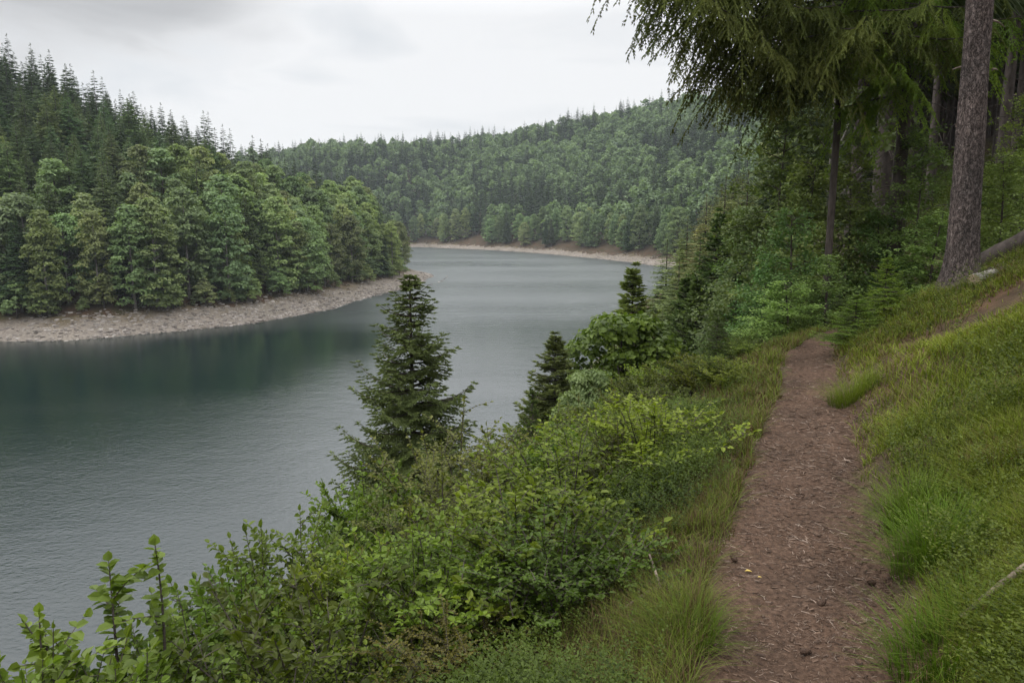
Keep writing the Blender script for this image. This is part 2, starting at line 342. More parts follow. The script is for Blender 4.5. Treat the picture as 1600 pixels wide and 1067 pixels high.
# ------------------------------------------------------------------ tree builders (arrays)
def broadleaf(seed, H, R, base, ncl, per, lsz, trunk_r=.18, prof=None, low=0., sides=6, limb=True, flat=.55):
    rng = np.random.default_rng(seed); cr = MB(); tr = MB()
    prof = prof or (lambda u: np.sin(np.clip(u*.86+.14, 0, 1)*math.pi)**.6)
    u = rng.random(ncl)**.85; h = base+u*(H-base)*.93; a = rng.random(ncl)*2*math.pi
    r = R*prof(u)*np.sqrt(rng.uniform(.25, 1, ncl))*rng.uniform(.75, 1.1, ncl)
    C = np.stack([np.cos(a)*r, np.sin(a)*r, h], 1)
    rc = R*.25*rng.uniform(.6, 1.3, ncl); ct = rng.random(ncl)
    idx = np.repeat(np.arange(ncl), per)
    v = rand_unit(rng, len(idx)); v[:, 2] = np.where(v[:, 2] < -.25, -v[:, 2], v[:, 2])
    P = C[idx]+v*rc[idx][:, None]*np.array([1, 1, flat])*rng.uniform(.55, 1.05, (len(idx), 1))
    Nn = nrm(v+np.array([0, 0, .7])+rng.normal(size=v.shape)*.45)
    D = np.cross(Nn, rand_unit(rng, len(idx)))
    L = lsz*rng.uniform(.6, 1.3, len(idx))
    leaves(cr, P, D, Nn, L, L*.75, np.clip(.25+.45*ct[idx]+.3*rng.random(len(idx)), 0, 1), 'd', .12)
    bend = rng.normal(size=2)*.02*H
    tp = bez((0, 0, -.6), (bend[0], bend[1], H*.5), (0, 0, H*.9), 9)
    tube(tr, tp, np.linspace(trunk_r*1.15, trunk_r*.18, 9), sides, .5)
    if limb:
        for k in rng.choice(ncl, min(ncl, 14), replace=False):
            c = C[k]; z0 = max(c[2]-np.hypot(c[0], c[1])*.8-.3, H*.12)
            p0 = np.array([np.interp(z0, tp[:, 2], tp[:, 0]), np.interp(z0, tp[:, 2], tp[:, 1]), z0])
            tube(tr, bez(p0, (c[0]*.5, c[1]*.5, (z0+c[2])*.5-.1), c, 5), np.linspace(trunk_r*.35, trunk_r*.08, 5), 4, .5)
    return cr, tr
def conifer(seed, H, R, base, tiers, nper, level, trunk_r=.15, droop=.30, zmin=None, twig_hang=.35, shoot=.10, dens=1., irr=.25, uptip=.18, expo=.85, tw=.07, bw=(.17, .12), step=.16):
    rng = np.random.default_rng(seed); cr = MB(); tr = MB()
    tube(tr, np.array([[0, 0, -.6], [0, 0, H*.3], [0, 0, H*.7], [0, 0, H]]), [trunk_r*1.15, trunk_r*.85, trunk_r*.4, trunk_r*.05+.004], 6 if level < 2 else 8, .5)
    PP = []; DD = []; LL = []; TT = []; WW = []
    for i in range(tiers):
        uu = (i+.5)/tiers; z = base+(H-base)*uu**.92
        Lb = R*((1-uu)**expo)*1.0+R*.025
        for k in range(nper):
            az = 2*math.pi*(k/nper)+rng.random()*1.2+i*1.1; L = Lb*rng.uniform(1-irr*1.4, 1+irr*.6)
            z0 = z+rng.normal()*(H-base)/tiers*.4
            up = .25*uu+.05-.12*(1-uu)+rng.normal()*.05
            f = np.array([math.cos(az), math.sin(az), 0]); sd = np.array([-f[1], f[0], 0]); bt = rng.random()
            if level == 0:
                o = np.array([0, 0, z0]); d = f+np.array([0, 0, up-droop*.8])
                for a_, l_ in ((0, 1), (.5, .72), (-.5, .72)):
                    dd = d+sd*a_; PP.append(o+dd*.12*L); DD.append(dd); LL.append(L*l_*.92); WW.append(L*.34); TT.append(.2+.5*bt+.3*rng.random())
                continue
            n = max(3, int((L/(step*R if level == 1 else tw))*dens))
            s = (np.arange(n)+rng.random(n)*.5+.6)/n; s = s[s <= 1]
            ax = f[None]*(s*L)[:, None]; ax[:, 2] = z0+up*s*L-droop*L*s**1.6+uptip*L*s**4
            tan = f[None]+np.stack([0*s, 0*s, up-1.6*droop*s**.6+4*uptip*s**3], 1)
            if level == 1:
                for sg in (-1, 1):
                    dd = nrm(tan)*.8+sd*sg*.75+np.array([0, 0, -twig_hang])
                    PP += list(ax); DD += list(dd); LL += list(L*(.50*(1-s)+.16)*rng.uniform(.7, 1.2, len(s))); WW += list((L*bw[0]+bw[1]*min(1, L*.7))*np.ones(len(s))); TT += list(np.clip(.15+.45*bt+.4*rng.random(len(s)), 0, 1))
                PP.append(ax[-1]); DD.append(tan[-1]); LL.append(L*.2); WW.append(L*.1); TT.append(.8)
            else:
                m_ = np.vstack([[0, 0, z0], ax]); tube(cr, m_, np.linspace(.012+.004*L, .003, len(m_)), 4, .5, 1)
                for sg in (-1, 1):
                    tl = L*(.42*(1-s)+.09)*rng.uniform(.65, 1.25, len(s)); tl = np.minimum(tl, .75)
                    for j in range(len(s)):
                        q = max(2, int(tl[j]/.045)); w = (np.arange(q)+.5)/q
                        base_d = nrm(tan[j])*.75+sd*sg*.8
                        tp = ax[j]+base_d*(w*tl[j])[:, None]; tp[:, 2] -= twig_hang*tl[j]*w**1.4
                        td = base_d[None]+np.stack([0*w, 0*w, -1.4*twig_hang*w**.4], 1)
                        jt = .5+.5*rng.random()
                        for s2 in (-1, 1, 0):
                            if s2 == 0: pp = tp[-1:]; dv = td[-1:]; ll = np.full(1, shoot*.9)
                            else:
                                pp = tp; dv = nrm(td)+s2*nrm(np.cross(td, [0, 0, 1.]))*.75+rng.normal(size=td.shape)*.18; dv[:, 2] -= twig_hang*.5
                                ll = shoot*(1-.4*w)*rng.uniform(.7, 1.2, q)
                            PP += list(pp); DD += list(dv); LL += list(ll); WW += [shoot*.24]*len(pp); TT += list(np.clip(.1+.4*bt+.25*jt+.25*rng.random(len(pp))+.15*s[j], 0, 1))
    PP = np.array(PP); DD = np.array(DD); n = len(PP)
    LL = np.array(LL); WW = np.array(WW); TT = np.array(TT)
    if level < 2:
        leaves(cr, PP, DD, np.tile([0, 0, 1.], (n, 1))+rng.normal(size=(n, 3))*(.65 if level == 1 else .3), LL, WW, TT, 'd', -.22)
        leaves(cr, np.array([[0, 0, H*.965]]*3), np.array([[.05, 0, 1], [-.03, .04, 1], [0, -.05, 1.]]), rand_unit(rng, 3), .04*H, .007*H, .6, 'd')
    else:
        leaves(cr, PP, DD, rand_unit(rng, n), LL, WW, TT, 'x')
        k = 30; zz = np.linspace(H*.86, H*.995, k); a = rng.random(k)*6.28
        leaves(cr, np.stack([0*zz, 0*zz, zz], 1), np.stack([np.cos(a), np.sin(a), .9+0*a], 1), rand_unit(rng, k), shoot*.8, shoot*.25, .7, 'x')
    return cr, tr
def shrub(seed, H, R, nst, L=.05, Wl=None, twigs=7, lp=.05, shape='l', lean=.45, bare=.15, droopy=0, twl=.45, curve=.3):
    """stems curving out of one root, side twigs, leaves set in two rows along every twig"""
    rng = np.random.default_rng(seed); fo = MB(); st = MB(); Wl = Wl or L*.62
    P_, D_, U_, T_ = [], [], [], []
    for i in range(nst):
        a = rng.random()*6.283; rr = R*math.sqrt(rng.random()); h = H*rng.uniform(.68, 1.0)*(1-.35*(rr/R)**2)
        tip = np.array([math.cos(a)*rr, math.sin(a)*rr, h]); b0 = np.array([math.cos(a), math.sin(a), 0])*rr*.12
        C = bez(b0-[0, 0, .1], b0+(tip-b0)*np.array([curve, curve, .55])+rng.normal(size=3)*.05*H, tip, 12)
        tube(st, C, np.linspace(.0045+.005*H, .0018, 12), 5, rng.random())
        runs = [(C, 1.0)]
        for k in range(twigs):
            q = rng.uniform(bare+.05, .93); j = q*11; j0 = int(j); p0 = C[j0]*(1-(j-j0))+C[j0+1]*(j-j0)
            az = rng.random()*6.283; l = H*twl*rng.uniform(.4, 1)*(1-q*.55)
            e = p0+np.array([math.cos(az)*l*.8, math.sin(az)*l*.8, l*(lean+.25*rng.normal()*.5-droopy)])
            Tw = bez(p0, (p0+e)/2+np.array([0, 0, l*.12]), e, 6)
            tube(st, Tw, np.linspace(.003, .0012, 6), 4, rng.random()); runs.append((Tw, 0))
        ct = rng.random()
        for Cc, mainstem in runs:
            seg = np.linalg.norm(np.diff(Cc, axis=0), axis=1); S = np.concatenate([[0], np.cumsum(seg)]); tot = S[-1]
            s0 = tot*(bare+.2 if mainstem else .1); m = max(2, int((tot-s0)/lp)); ss = np.linspace(s0, tot, m)
            Q = np.stack([np.interp(ss, S, Cc[:, d]) for d in range(3)], 1)
            tg = nrm(np.stack([np.interp(ss, S, np.gradient(Cc[:, d])) for d in range(3)], 1))
            side = nrm(np.cross(tg, np.array([0, 0, 1.])+rng.normal(size=3)*.15)); al = np.where(np.arange(m) % 2, 1, -1)[:, None]
            for rep in (1, -1):
                if rep == -1 and lp > .045: pass
                d = side*al*rep+tg*.5+rng.normal(size=(m, 3))*.42; d[-1] = tg[-1]
                P_.append(Q); D_.append(d); U_.append(np.array([0, 0, 1.])+rng.normal(size=(m, 3))*.4+tg*-.2)
                T_.append(np.clip(.15+.35*ct+.3*rng.random(m)+.25*np.linspace(0, 1, m), 0, 1))
                if lp > .045: break
    P_, D_, U_, T_ = map(np.concatenate, (P_, D_, U_, T_))
    ll = L*rng.uniform(.4, 1.3, len(P_)); leaves(fo, P_, D_, U_, ll, ll*(Wl/L), T_, shape, .18)
    return fo, st
def to_proto(mb):
    V, Fs, T, Ms = mb.arr(); return V, np.concatenate(Fs), T

# ------------------------------------------------------------------ ground, shore, path
angs = np.concatenate([np.linspace(-48, 48, 560), np.linspace(48, 312, 90)[1:-1]])
th = np.radians(90-angs); rad = np.concatenate([[.05], np.geomspace(.35, 12, 190), np.geomspace(12, 130, 330)[1:], np.geomspace(130, 420, 115)[1:], np.geomspace(420, 930, 40)[1:]])
AA, RR = np.meshgrid(th, rad); X = RR*np.cos(AA); Y = RR*np.sin(AA)
Z, S_, K_, DL, DF, WW_ = terr(X.ravel(), Y.ravel())
Z = Z+np.where(np.abs(S_) < WW_+.2, .012*vn(X.ravel()/.05, Y.ravel()/.05, 90)+.02*vn(X.ravel()/.16, Y.ravel()/.16, 91), 0)*(RR.ravel() < 14)
V = np.stack([X.ravel(), Y.ravel(), Z], 1); na, nr = len(th), len(rad)
i = np.arange(nr-1)[:, None]*na; j = np.arange(na)[None]; j2 = (j+1) % na
Fq = np.stack([i+j, i+na+j, i+na+j2, i+j2], -1).reshape(-1, 4)
fs = S_[Fq].mean(1); fz = Z[Fq].mean(1); fr_ = RR.ravel()[Fq].mean(1); fw = WW_[Fq].mean(1)
fdl = DL[Fq].max(1); fdf = DF[Fq].max(1); cx, cy = V[Fq].mean(1)[:, 0], V[Fq].mean(1)[:, 1]
edge = .10*vn(cx/.12, cy/.12, 77)+.16*vn(cx/.5, cy/.5, 78)
isp = (np.abs(fs) < fw+edge+.02) & (fr_ < 60)
lim = np.where(K_[Fq].max(1) == 2, 1.7, 2.0)+.9*fbm(cx/6, cy/6, 79)
iss = (fz < lim) & ~isp
def sub(mask, name, mat, label):
    f = Fq[mask]; uq, inv = np.unique(f, return_inverse=True); mb = MB(); mb.add(V[uq], inv.reshape(-1, 4))
    o = link(name, mb.mesh(name, mat, True)); tag(o, label, name.replace('_', ' '), kind='structure'); return o
sub(isp, 'path', M['pathm'], 'narrow brown footpath of trodden earth and spruce litter')
sub(iss, 'shore', M['shore'], 'pale stony drawdown shore around the reservoir')
sub(~isp & ~iss, 'ground', M['earth'], 'dark forest soil of the banks and hillsides')
# water
mw, t = new_mat('water')
tc = nd(t, 'ShaderNodeTexCoord'); geo = nd(t, 'ShaderNodeNewGeometry')
mpw = nd(t, 'ShaderNodeMapping'); mpw.inputs['Scale'].default_value = (1.1, 1.6, 1); mpw.inputs['Rotation'].default_value = (0, 0, .5); lk(t, tc.outputs['Object'], mpw.inputs[0])
n1 = nd(t, 'ShaderNodeTexNoise', i_Scale=2.3, i_Detail=4.0, i_Roughness=.6, i_Distortion=.4); lk(t, mpw.outputs[0], n1.inputs['Vector'])
n2 = nd(t, 'ShaderNodeTexNoise', i_Scale=.45, i_Detail=2.0); lk(t, mpw.outputs[0], n2.inputs['Vector'])
n4 = nd(t, 'ShaderNodeTexNoise', i_Scale=4.5, i_Detail=3.0); lk(t, mpw.outputs[0], n4.inputs['Vector'])
n4m = nd(t, 'ShaderNodeMath', operation='MULTIPLY_ADD'); n4m.inputs[1].default_value = .55; lk(t, n4.outputs['Fac'], n4m.inputs[0]); lk(t, n2.outputs['Fac'], n4m.inputs[2])
ad = nd(t, 'ShaderNodeMath', operation='ADD'); lk(t, n1.outputs['Fac'], ad.inputs[0]); lk(t, n4m.outputs[0], ad.inputs[1])
n3 = nd(t, 'ShaderNodeTexNoise', i_Scale=.022, i_Detail=3.0); mp3 = nd(t, 'ShaderNodeMapping'); mp3.inputs['Scale'].default_value = (.55, 1.6, 1)
lk(t, tc.outputs['Object'], mp3.inputs[0]); lk(t, mp3.outputs[0], n3.inputs['Vector'])
wr = nd(t, 'ShaderNodeMapRange'); wr.inputs['From Min'].default_value = .35; wr.inputs['From Max'].default_value = .62; wr.inputs['To Min'].default_value = .35; wr.inputs['To Max'].default_value = 1.0
lk(t, n3.outputs['Fac'], wr.inputs['Value'])
sy = nd(t, 'ShaderNodeSeparateXYZ'); lk(t, tc.outputs['Object'], sy.inputs[0])   # the far reach lies sheltered, the near one is ruffled by the wind
wy = nd(t, 'ShaderNodeMapRange'); wy.inputs['From Min'].default_value = 35; wy.inputs['From Max'].default_value = 110; wy.inputs['To Min'].default_value = .034; wy.inputs['To Max'].default_value = .004
lk(t, sy.outputs['Y'], wy.inputs['Value'])
b = nd(t, 'ShaderNodeBump'); lk(t, wy.outputs[0], b.inputs['Distance']); lk(t, wr.outputs[0], b.inputs['Strength']); lk(t, ad.outputs[0], b.inputs['Height'])
p = nd(t, 'ShaderNodeBsdfPrincipled', i_Roughness=.08, i_IOR=2.4); p.inputs['Base Color'].default_value = (.008, .018, .018, 1)
rr_ = nd(t, 'ShaderNodeMapRange'); rr_.inputs['From Min'].default_value = .35; rr_.inputs['From Max'].default_value = .62; rr_.inputs['To Min'].default_value = .05; rr_.inputs['To Max'].default_value = .12
lk(t, n3.outputs['Fac'], rr_.inputs['Value'])
fy = nd(t, 'ShaderNodeMapRange', interpolation_type='SMOOTHSTEP'); fy.inputs['From Min'].default_value = 70; fy.inputs['From Max'].default_value = 130; fy.inputs['To Min'].default_value = 0; fy.inputs['To Max'].default_value = .22
lk(t, sy.outputs['Y'], fy.inputs['Value']); ra = nd(t, 'ShaderNodeMath', operation='ADD'); lk(t, rr_.outputs[0], ra.inputs[0]); lk(t, fy.outputs[0], ra.inputs[1]); lk(t, ra.outputs[0], p.inputs['Roughness'])
lk(t, b.outputs[0], p.inputs['Normal'])
o = nd(t, 'ShaderNodeOutputMaterial'); lk(t, p.outputs[0], o.inputs['Surface'])
# real wavelets where the wind reaches the reach between the wooded point and the far shore
xs = np.concatenate([[-700, -400, -200, -130, -90], np.arange(-62, 62, .45), [70, 150, 400, 700]]); ys = np.concatenate([[-250, -100, 0, 40], np.arange(62, 345, .23), [350, 400, 640]])
GX, GY = np.meshgrid(xs, ys); rw = np.random.default_rng(12); HW = 0*GX; WN = 26
for lam in np.geomspace(.85, 1.9, WN):
    a_ = rw.normal()*.62+.2; kk = 2*math.pi/lam; HW += np.sin((GX*math.sin(a_)+GY*math.cos(a_))*kk+rw.random()*6.28)*(.035*math.sqrt(2/WN)/kk)
qq = GX/np.maximum(GY, 1)*F+800
wind = sstep(66, 125, GY+6*fbm(GX/14, GY/14, 51))*(1-sstep(255, 318, GY+40*np.clip((qq-850)/150, 0, 1)+14*fbm(GX/20, GY/20, 52)))*sstep(585, 700, qq+70*fbm(GX/16, GY/16, 53))*(1-sstep(955, 1010, qq))
wind *= .65+.5*sstep(-.25, .2, fbm(GX/12, GY/30, 54))
HW *= wind*(np.abs(GX) < 60)
nx, ny = len(xs), len(ys); i_ = np.arange(ny-1)[:, None]*nx; j_ = np.arange(nx-1)[None]
mb = MB(); mb.add(np.stack([GX, GY, HW], -1).reshape(-1, 3), np.stack([i_+j_, i_+j_+1, i_+nx+j_+1, i_+nx+j_], -1).reshape(-1, 4))
tag(link('water', mb.mesh('water', mw, True)), 'dark green wind rippled water of the reservoir', 'water', kind='structure')
rng = np.random.default_rng(7)
# stones on the shores, one uncountable mass
def rock_proto(seed):
    r = np.random.default_rng(seed)
    v = np.array([(x, y, z) for x in (-1, 1) for y in (-1, 1) for z in (-1, 1)], float)*r.uniform(.6, 1.1, (8, 1))*[.6, .42, .2]
    f = np.array([[0, 1, 3, 2], [4, 6, 7, 5], [0, 4, 5, 1], [2, 3, 7, 6], [0, 2, 6, 4], [1, 5, 7, 3]]); return v, f, np.full(8, .5)
mb = MB()
cand = []
Lp = np.array(LEFT[:11]); Fp = np.array(FARP[:7])
for poly, n, dmax in ((Lp, 9000, 9), (Fp, 3500, 8)):
    k = rng.integers(0, len(poly)-1, n); tt = rng.random((n, 1)); q = poly[k]*(1-tt)+poly[k+1]*tt
    cand.append(q+rng.normal(size=(n, 2))*[3, dmax])
cand = np.concatenate(cand); zc, sc_, kc, dlc, dfc, _ = terr(cand[:, 0], cand[:, 1])
ok = (zc > -.1) & (zc < 2.6) & (kc > 0); cand, zc = cand[ok], zc[ok]
for q in range(5):
    m_ = np.arange(len(cand)) % 5 == q; k = m_.sum()
    inst(mb, rock_proto(q), np.column_stack([cand[m_], zc[m_]+.02]), rng.random(k)*6.28, rng.uniform(.2, .9, k)**2*.7, None, rng.uniform(-.5, .5, k))
tag(link('shore_stones', mb.mesh('shore_stones', M['stone'])), 'loose slabs and stones littering the pale shore', 'stones', kind='stuff')

# ------------------------------------------------------------------ far woods
def visible(x, y, z):
    """the top of a tree at (x, y, z) shows above the ground between it and the eye"""
    ok = np.ones(len(x), bool)
    for f in np.linspace(.3, .97, 26):
        gx = terr(x*f, y*f)[0]; ok &= (CAMZ+(z-CAMZ)*f) > gx+np.where(f > .8, 1, 0)
    return ok
def scatter(x0, x1, y0, y1, sp, rg):
    gx, gy = np.meshgrid(np.arange(x0, x1, sp), np.arange(y0, y1, sp*.87))
    gx = gx+(np.arange(gx.shape[0]) % 2)[:, None]*sp/2
    return gx.ravel()+rg.uniform(-.33, .33, gx.size)*sp, gy.ravel()+rg.uniform(-.33, .33, gx.size)*sp
egg = lambda u: np.sin(np.clip(u*.72+.28, 0, 1)*math.pi)**.5*np.clip(.75+u*1.5, 0, 1)
tall = lambda u: np.sin(np.clip(u*.80+.20, 0, 1)*math.pi)**.55
edgep = lambda u: np.clip(1.05-u, 0, 1)**.45
PB = [broadleaf(100, 16, 3.2, 2.5, 125, 60, .40, prof=tall), broadleaf(101, 16, 3.3, 1.5, 130, 60, .38, prof=egg), broadleaf(102, 13, 3.7, .3, 145, 60, .38, prof=egg),
      broadleaf(103, 15, 3.1, .3, 145, 60, .36, prof=egg), broadleaf(104, 16, 3.6, 5.0, 115, 60, .40, .2, prof=tall), broadleaf(105, 7, 2.4, .2, 45, 60, .36, .08, prof=edgep)]
PC = [conifer(200, 19, 3.2, 1.5, 40, 10, 1, .2, expo=.80), conifer(201, 18, 2.9, 2.5, 40, 10, 1, .18, droop=.4, expo=.82), conifer(202, 20, 3.4, 4.0, 42, 10, 1, .2, irr=.35, expo=.78)]
FB = [broadleaf(110+k, [14, 16, 12][k], [4.6, 4.2, 4.4][k], 1.0, 34, 18, 1.15, prof=[tall, tall, edgep][k], sides=4, limb=False) for k in range(3)]
FC = [conifer(210+k, [18, 20][k], [3.6, 3.2][k], 2, 18, 8, 0, .15, expo=.7) for k in range(2)]
PC2 = [conifer(220, 20, 3.2, 1.5, 40, 9, 1, .2, expo=.75, bw=(.04, .05), step=.06, droop=.35), conifer(221, 18, 2.8, 1.0, 38, 9, 1, .18, expo=.8, bw=(.04, .05), step=.065, droop=.4)]
def two(pair, name, mats):
    """crown and trunk in one mesh for trees too small to show parts"""
    mb = MB()
    for k, q in enumerate(pair):
        V_, Fs, T_, Ms = q.arr(); n0 = mb.n; mb.V.append(V_); mb.T.append(T_); mb.n += len(V_)
        for f, m_ in zip(Fs, Ms): mb.F.append(f+n0); mb.M.append(np.full(len(f), 1 if k else m_[0]))
    return mb.mesh(name, mats)
PBm = [(a.mesh('crown', M['broad']), b_.mesh('trunk', M['palebark'])) for a, b_ in PB]
PBone = [two(q, 'broadleaf_tree', [M['broad'], M['bark']]) for q in PB]
PCm = [(a.mesh('crown', M['spruce']), b_.mesh('trunk', M['bark'])) for a, b_ in PC]
PC2m = [(a.mesh('crown', M['spruce']), b_.mesh('trunk', M['bark'])) for a, b_ in PC2]; PC2one = [two(q, 'spruce_tree', [M['spruce'], M['bark']]) for q in PC2]
PCone = [two(q, 'spruce_tree', [M['spruce'], M['bark']]) for q in PC]
def stuff_proto(pair):
    V0, F0, T0_, _ = pair[0].arr(); V1, F1, T1, _ = pair[1].arr(); F1 = [f for f in F1 if f.shape[1] == 4]
    return np.vstack([V0, V1]), (np.concatenate([f for f in F0 if f.shape[1] == 4]), np.concatenate(F1)+len(V0)), np.concatenate([T0_, T1])
# left hill
rl = np.random.default_rng(31)
x, y = scatter(-190, -5, 60, 300, 4.2, rl)
z, s, k, dl, df, w = terr(x, y)
ok = (k == 1) & (dl > 7.0) & (z > 1.7) & (x/y > -.86); x, y, z, dl = x[ok], y[ok], z[ok], dl[ok]
q = x/y*F+800
pcon = sstep(13, 34, dl+10*fbm(x/16, y/16, 61))*.85+.12+.3*sstep(34, 50, dl)
con = rl.random(len(x)) < pcon; con |= (q > 590) & (dl > 12)
hs = rl.uniform(.78, 1.12, len(x)); hs *= np.where(con, .80, 1)*np.where(q > 600, .8, 1)*np.where(q > 640, .8, 1); Htop = z+np.where(con, 18, 16)*hs
ok = visible(x, y, Htop); x, y, z, dl, con, hs, q = [v[ok] for v in (x, y, z, dl, con, hs, q)]
dist = np.hypot(x, y); order = np.argsort(dist)
FOREST = {'B': [], 'C': []}
ORD = ['first', 'second', 'third', 'fourth', 'fifth', 'sixth', 'seventh', 'eighth', 'ninth', 'tenth', 'eleventh', 'twelfth', 'thirteenth', 'fourteenth', 'fifteenth', 'sixteenth', 'seventeenth', 'eighteenth', 'nineteenth', 'twentieth']
TENS = {2: 'twenty', 3: 'thirty', 4: 'forty', 5: 'fifty', 6: 'sixty', 7: 'seventy', 8: 'eighty', 9: 'ninety', 10: 'hundred', 11: 'hundred and ten'}
def ordinal(n):
    if n < 20: return ORD[n]
    t_, o_ = divmod(n+1, 10); return (TENS[t_][:-1]+'ieth') if o_ == 0 else TENS[t_]+'-'+ORD[o_-1]
front = [i for i in order if dl[i] < 15]
front.sort(key=lambda i: -q[i]); ford = {i: n for n, i in enumerate(front)}
tints = [(1, 1, 1), (1.04, 1.0, .88), (.85, .97, .97), (1.02, 1.1, .85), (.88, .93, .85), (.8, .95, .85), (1.1, 1.14, .97)]
tword = ['mid green', 'warm green', 'bluish green', 'yellowish green', 'dull olive', 'dark green', 'pale green']
nb = nc = 0; TAGL = []
def rows(L, first, step, where, grp, nouns=('spruce', 'leafy tree')):
    by = {}
    for it in L: by.setdefault((int((it[2]-first)//step)), []).append(it)
    for b_, its in by.items():
        its.sort(key=lambda e_: e_[3])
        for n_, (o_, kd, _, _, tw) in enumerate(its):
            noun = nouns[0] if kd == 'C' else nouns[1]
            tag(o_, f"{tw} {noun}, {ordinal(n_)} from left, {ordinal(b_+1)} row {where}", 'tree', f"{'spruces' if kd == 'C' else 'leafy trees'} {grp}")
for i in order:
    kind = 'C' if con[i] else 'B'
    ti = int(rl.integers(0, 7)); rz = rl.random()*6.28; sc3 = (hs[i]*rl.uniform(.9, 1.12)*(1.32 if con[i] else 1),)*2+(hs[i],)
    loc = (x[i], y[i], z[i]-.1)
    if kind == 'B' and nb < 185 or kind == 'C' and nc < 105:
        if kind == 'B': nb += 1; v = int(rl.choice([2, 3, 3, 3, 5] if dl[i] < 15 else [0, 1, 1, 4, 0, 2])); tb = PBm[v]; one = PBone[v]; nm = 'broadleaf_tree'
        else: nc += 1; v = int(rl.integers(0, 3)); tb = PCm[v]; one = PCone[v]; nm = 'spruce_tree'
        if i in ford:
            r = bpy.data.objects.new(nm, None); COL.objects.link(r); r.location = loc; r.rotation_euler = (0, 0, rz); r.scale = sc3
            c_ = link('crown', tb[0], r); link('trunk', tb[1], r); c_.color = (*tints[ti], 1)
            lab = f"{tword[ti]} {'spruce' if kind == 'C' else 'leafy tree'}, {ordinal(ford[i])} from the point in the beachside row"
            tag(r, lab, 'tree', 'trees lining the beach of the opposite shore')
        else:
            o = link(nm, one, None, loc, rz, sc3); o.color = (*[c_*(1.45 if kind == 'C' else 1) for c_ in tints[ti]], 1)
            TAGL.append((o, kind, dl[i], q[i], tword[ti]))
    else: FOREST[kind].append((*loc, hs[i]))
rows(TAGL, 15, 7, 'behind the opposite beach', 'in the wood on the opposite hill')
print('left trees', nb, nc, 'front', len(front), 'rest', len(FOREST['B']), len(FOREST['C']), time.time()-T0)
x, y = scatter(-150, 0, 60, 230, 2.6, rl); z, s, k, dl, df, w = terr(x, y); q = x/y*F+800
ok = (k == 1) & (dl > 6.0) & (dl < 8.8) & (z > 1.6) & (q > -60) & (rl.random(len(x)) < .62); x, y, z, q = [v[ok] for v in (x, y, z, q)]
TL = []
for i in np.argsort(np.hypot(x, y))[:110]:
    sc_ = rl.uniform(.28, .75); o = link('edge_bush', PBone[5], None, (x[i], y[i], z[i]-.1), rl.random()*6.28, (sc_*1.3, sc_*1.3, sc_)); ti = int(rl.integers(0, 7)); o.color = (*tints[ti], 1); TL.append((q[i], ti, o))
for n, (_, ti, o) in enumerate(sorted(TL, key=lambda e_: e_[0])): tag(o, f"{tword[ti]} low bush, {ordinal(n)} from left along the upper edge of the opposite beach", 'bush', 'bushes along the edge of the opposite beach')
# far hill
x, y = scatter(-260, 330, 190, 640, 6.6, rl)
z, s, k, dl, df, w = terr(x, y)
q = x/y*F+800
ok = (k == 2) & (df > 7.2) & (z > 2.3) & (q > 380) & (q < 1420); x, y, z, df, q = [v[ok] for v in (x, y, z, df, q)]
nzv = fbm(x/45, y/45, 71)
pc = .16+.6*sstep(.05, .35, nzv)+.35*sstep(14, 20, df)*(1-sstep(45, 60, df)); pc = np.where(df < 14, .1, pc)
con = rl.random(len(x)) < pc
hs = rl.uniform(.75, 1.15, len(x)); Htop = z+15*hs; ok = visible(x, y, Htop)
fx, fy, fz_, fdf, fcon, fh = [v[ok] for v in (x, y, z, df, con, hs)]
# front row of the far shore: things of their own
lo = np.argsort(fdf); nfr = 0; fr_idx = [i for i in lo if fdf[i] < 14][:110]
fq = fx/fy*F+800; fr_idx.sort(key=lambda i: fq[i]); used = set()
for n, i in enumerate(fr_idx):
    used.add(i); C_ = fcon[i]
    o = link('spruce_tree' if C_ else 'broadleaf_tree', PCone[int(rl.integers(0, 2))] if C_ else PBone[int(rl.choice([2, 3, 3]))], None, (fx[i], fy[i], fz_[i]-.1), rl.random()*6.28, fh[i]*(.9 if C_ else 1.05))
    ti = int(rl.choice([0, 2, 2, 5, 6])); o.color = (*tints[ti], 1)
    tag(o, f"{tword[ti]} {'spruce' if C_ else 'rounded leafy tree'}, {ordinal(n)} from left in the row above the far shore", 'tree', ('spruces' if C_ else 'leafy trees')+' in the row above the far shore')
for i in range(len(fx)):
    if i not in used: FOREST['C' if fcon[i] else 'B'].append((fx[i], fy[i], fz_[i]-.1, fh[i]))
print('far', len(fx), time.time()-T0)

# ------------------------------------------------------------------ near bank: placing by real distance from the eye
def spot(px, pytop, t):
    P = at(px, pytop, t); g_ = gz(P[0], P[1]); return P[0], P[1], g_, P[2]-g_
def thing(name, label, cat, loc, group=None, rz=0, sc=1):
    r = bpy.data.objects.new(name, None); COL.objects.link(r); r.location = loc; r.rotation_euler = (0, 0, rz)
    r.scale = (sc,)*3 if np.isscalar(sc) else sc
    return tag(r, label, cat, group)
def plant(name, label, pair, loc, rz=0, sc=1, tint=(1, 1, 1), parts=('foliage', 'stems'), cat='shrub', group=None):
    r = thing(name, label, cat, loc, group, rz, sc)
    a = link(parts[0], pair[0], r); b_ = link(parts[1], pair[1], r); a.color = (*tint, 1); return r
def cmesh(pair, leaf, bark, nm=('crown', 'trunk')):
    return pair[0].mesh(nm[0], [leaf, bark]), pair[1].mesh(nm[1], bark)
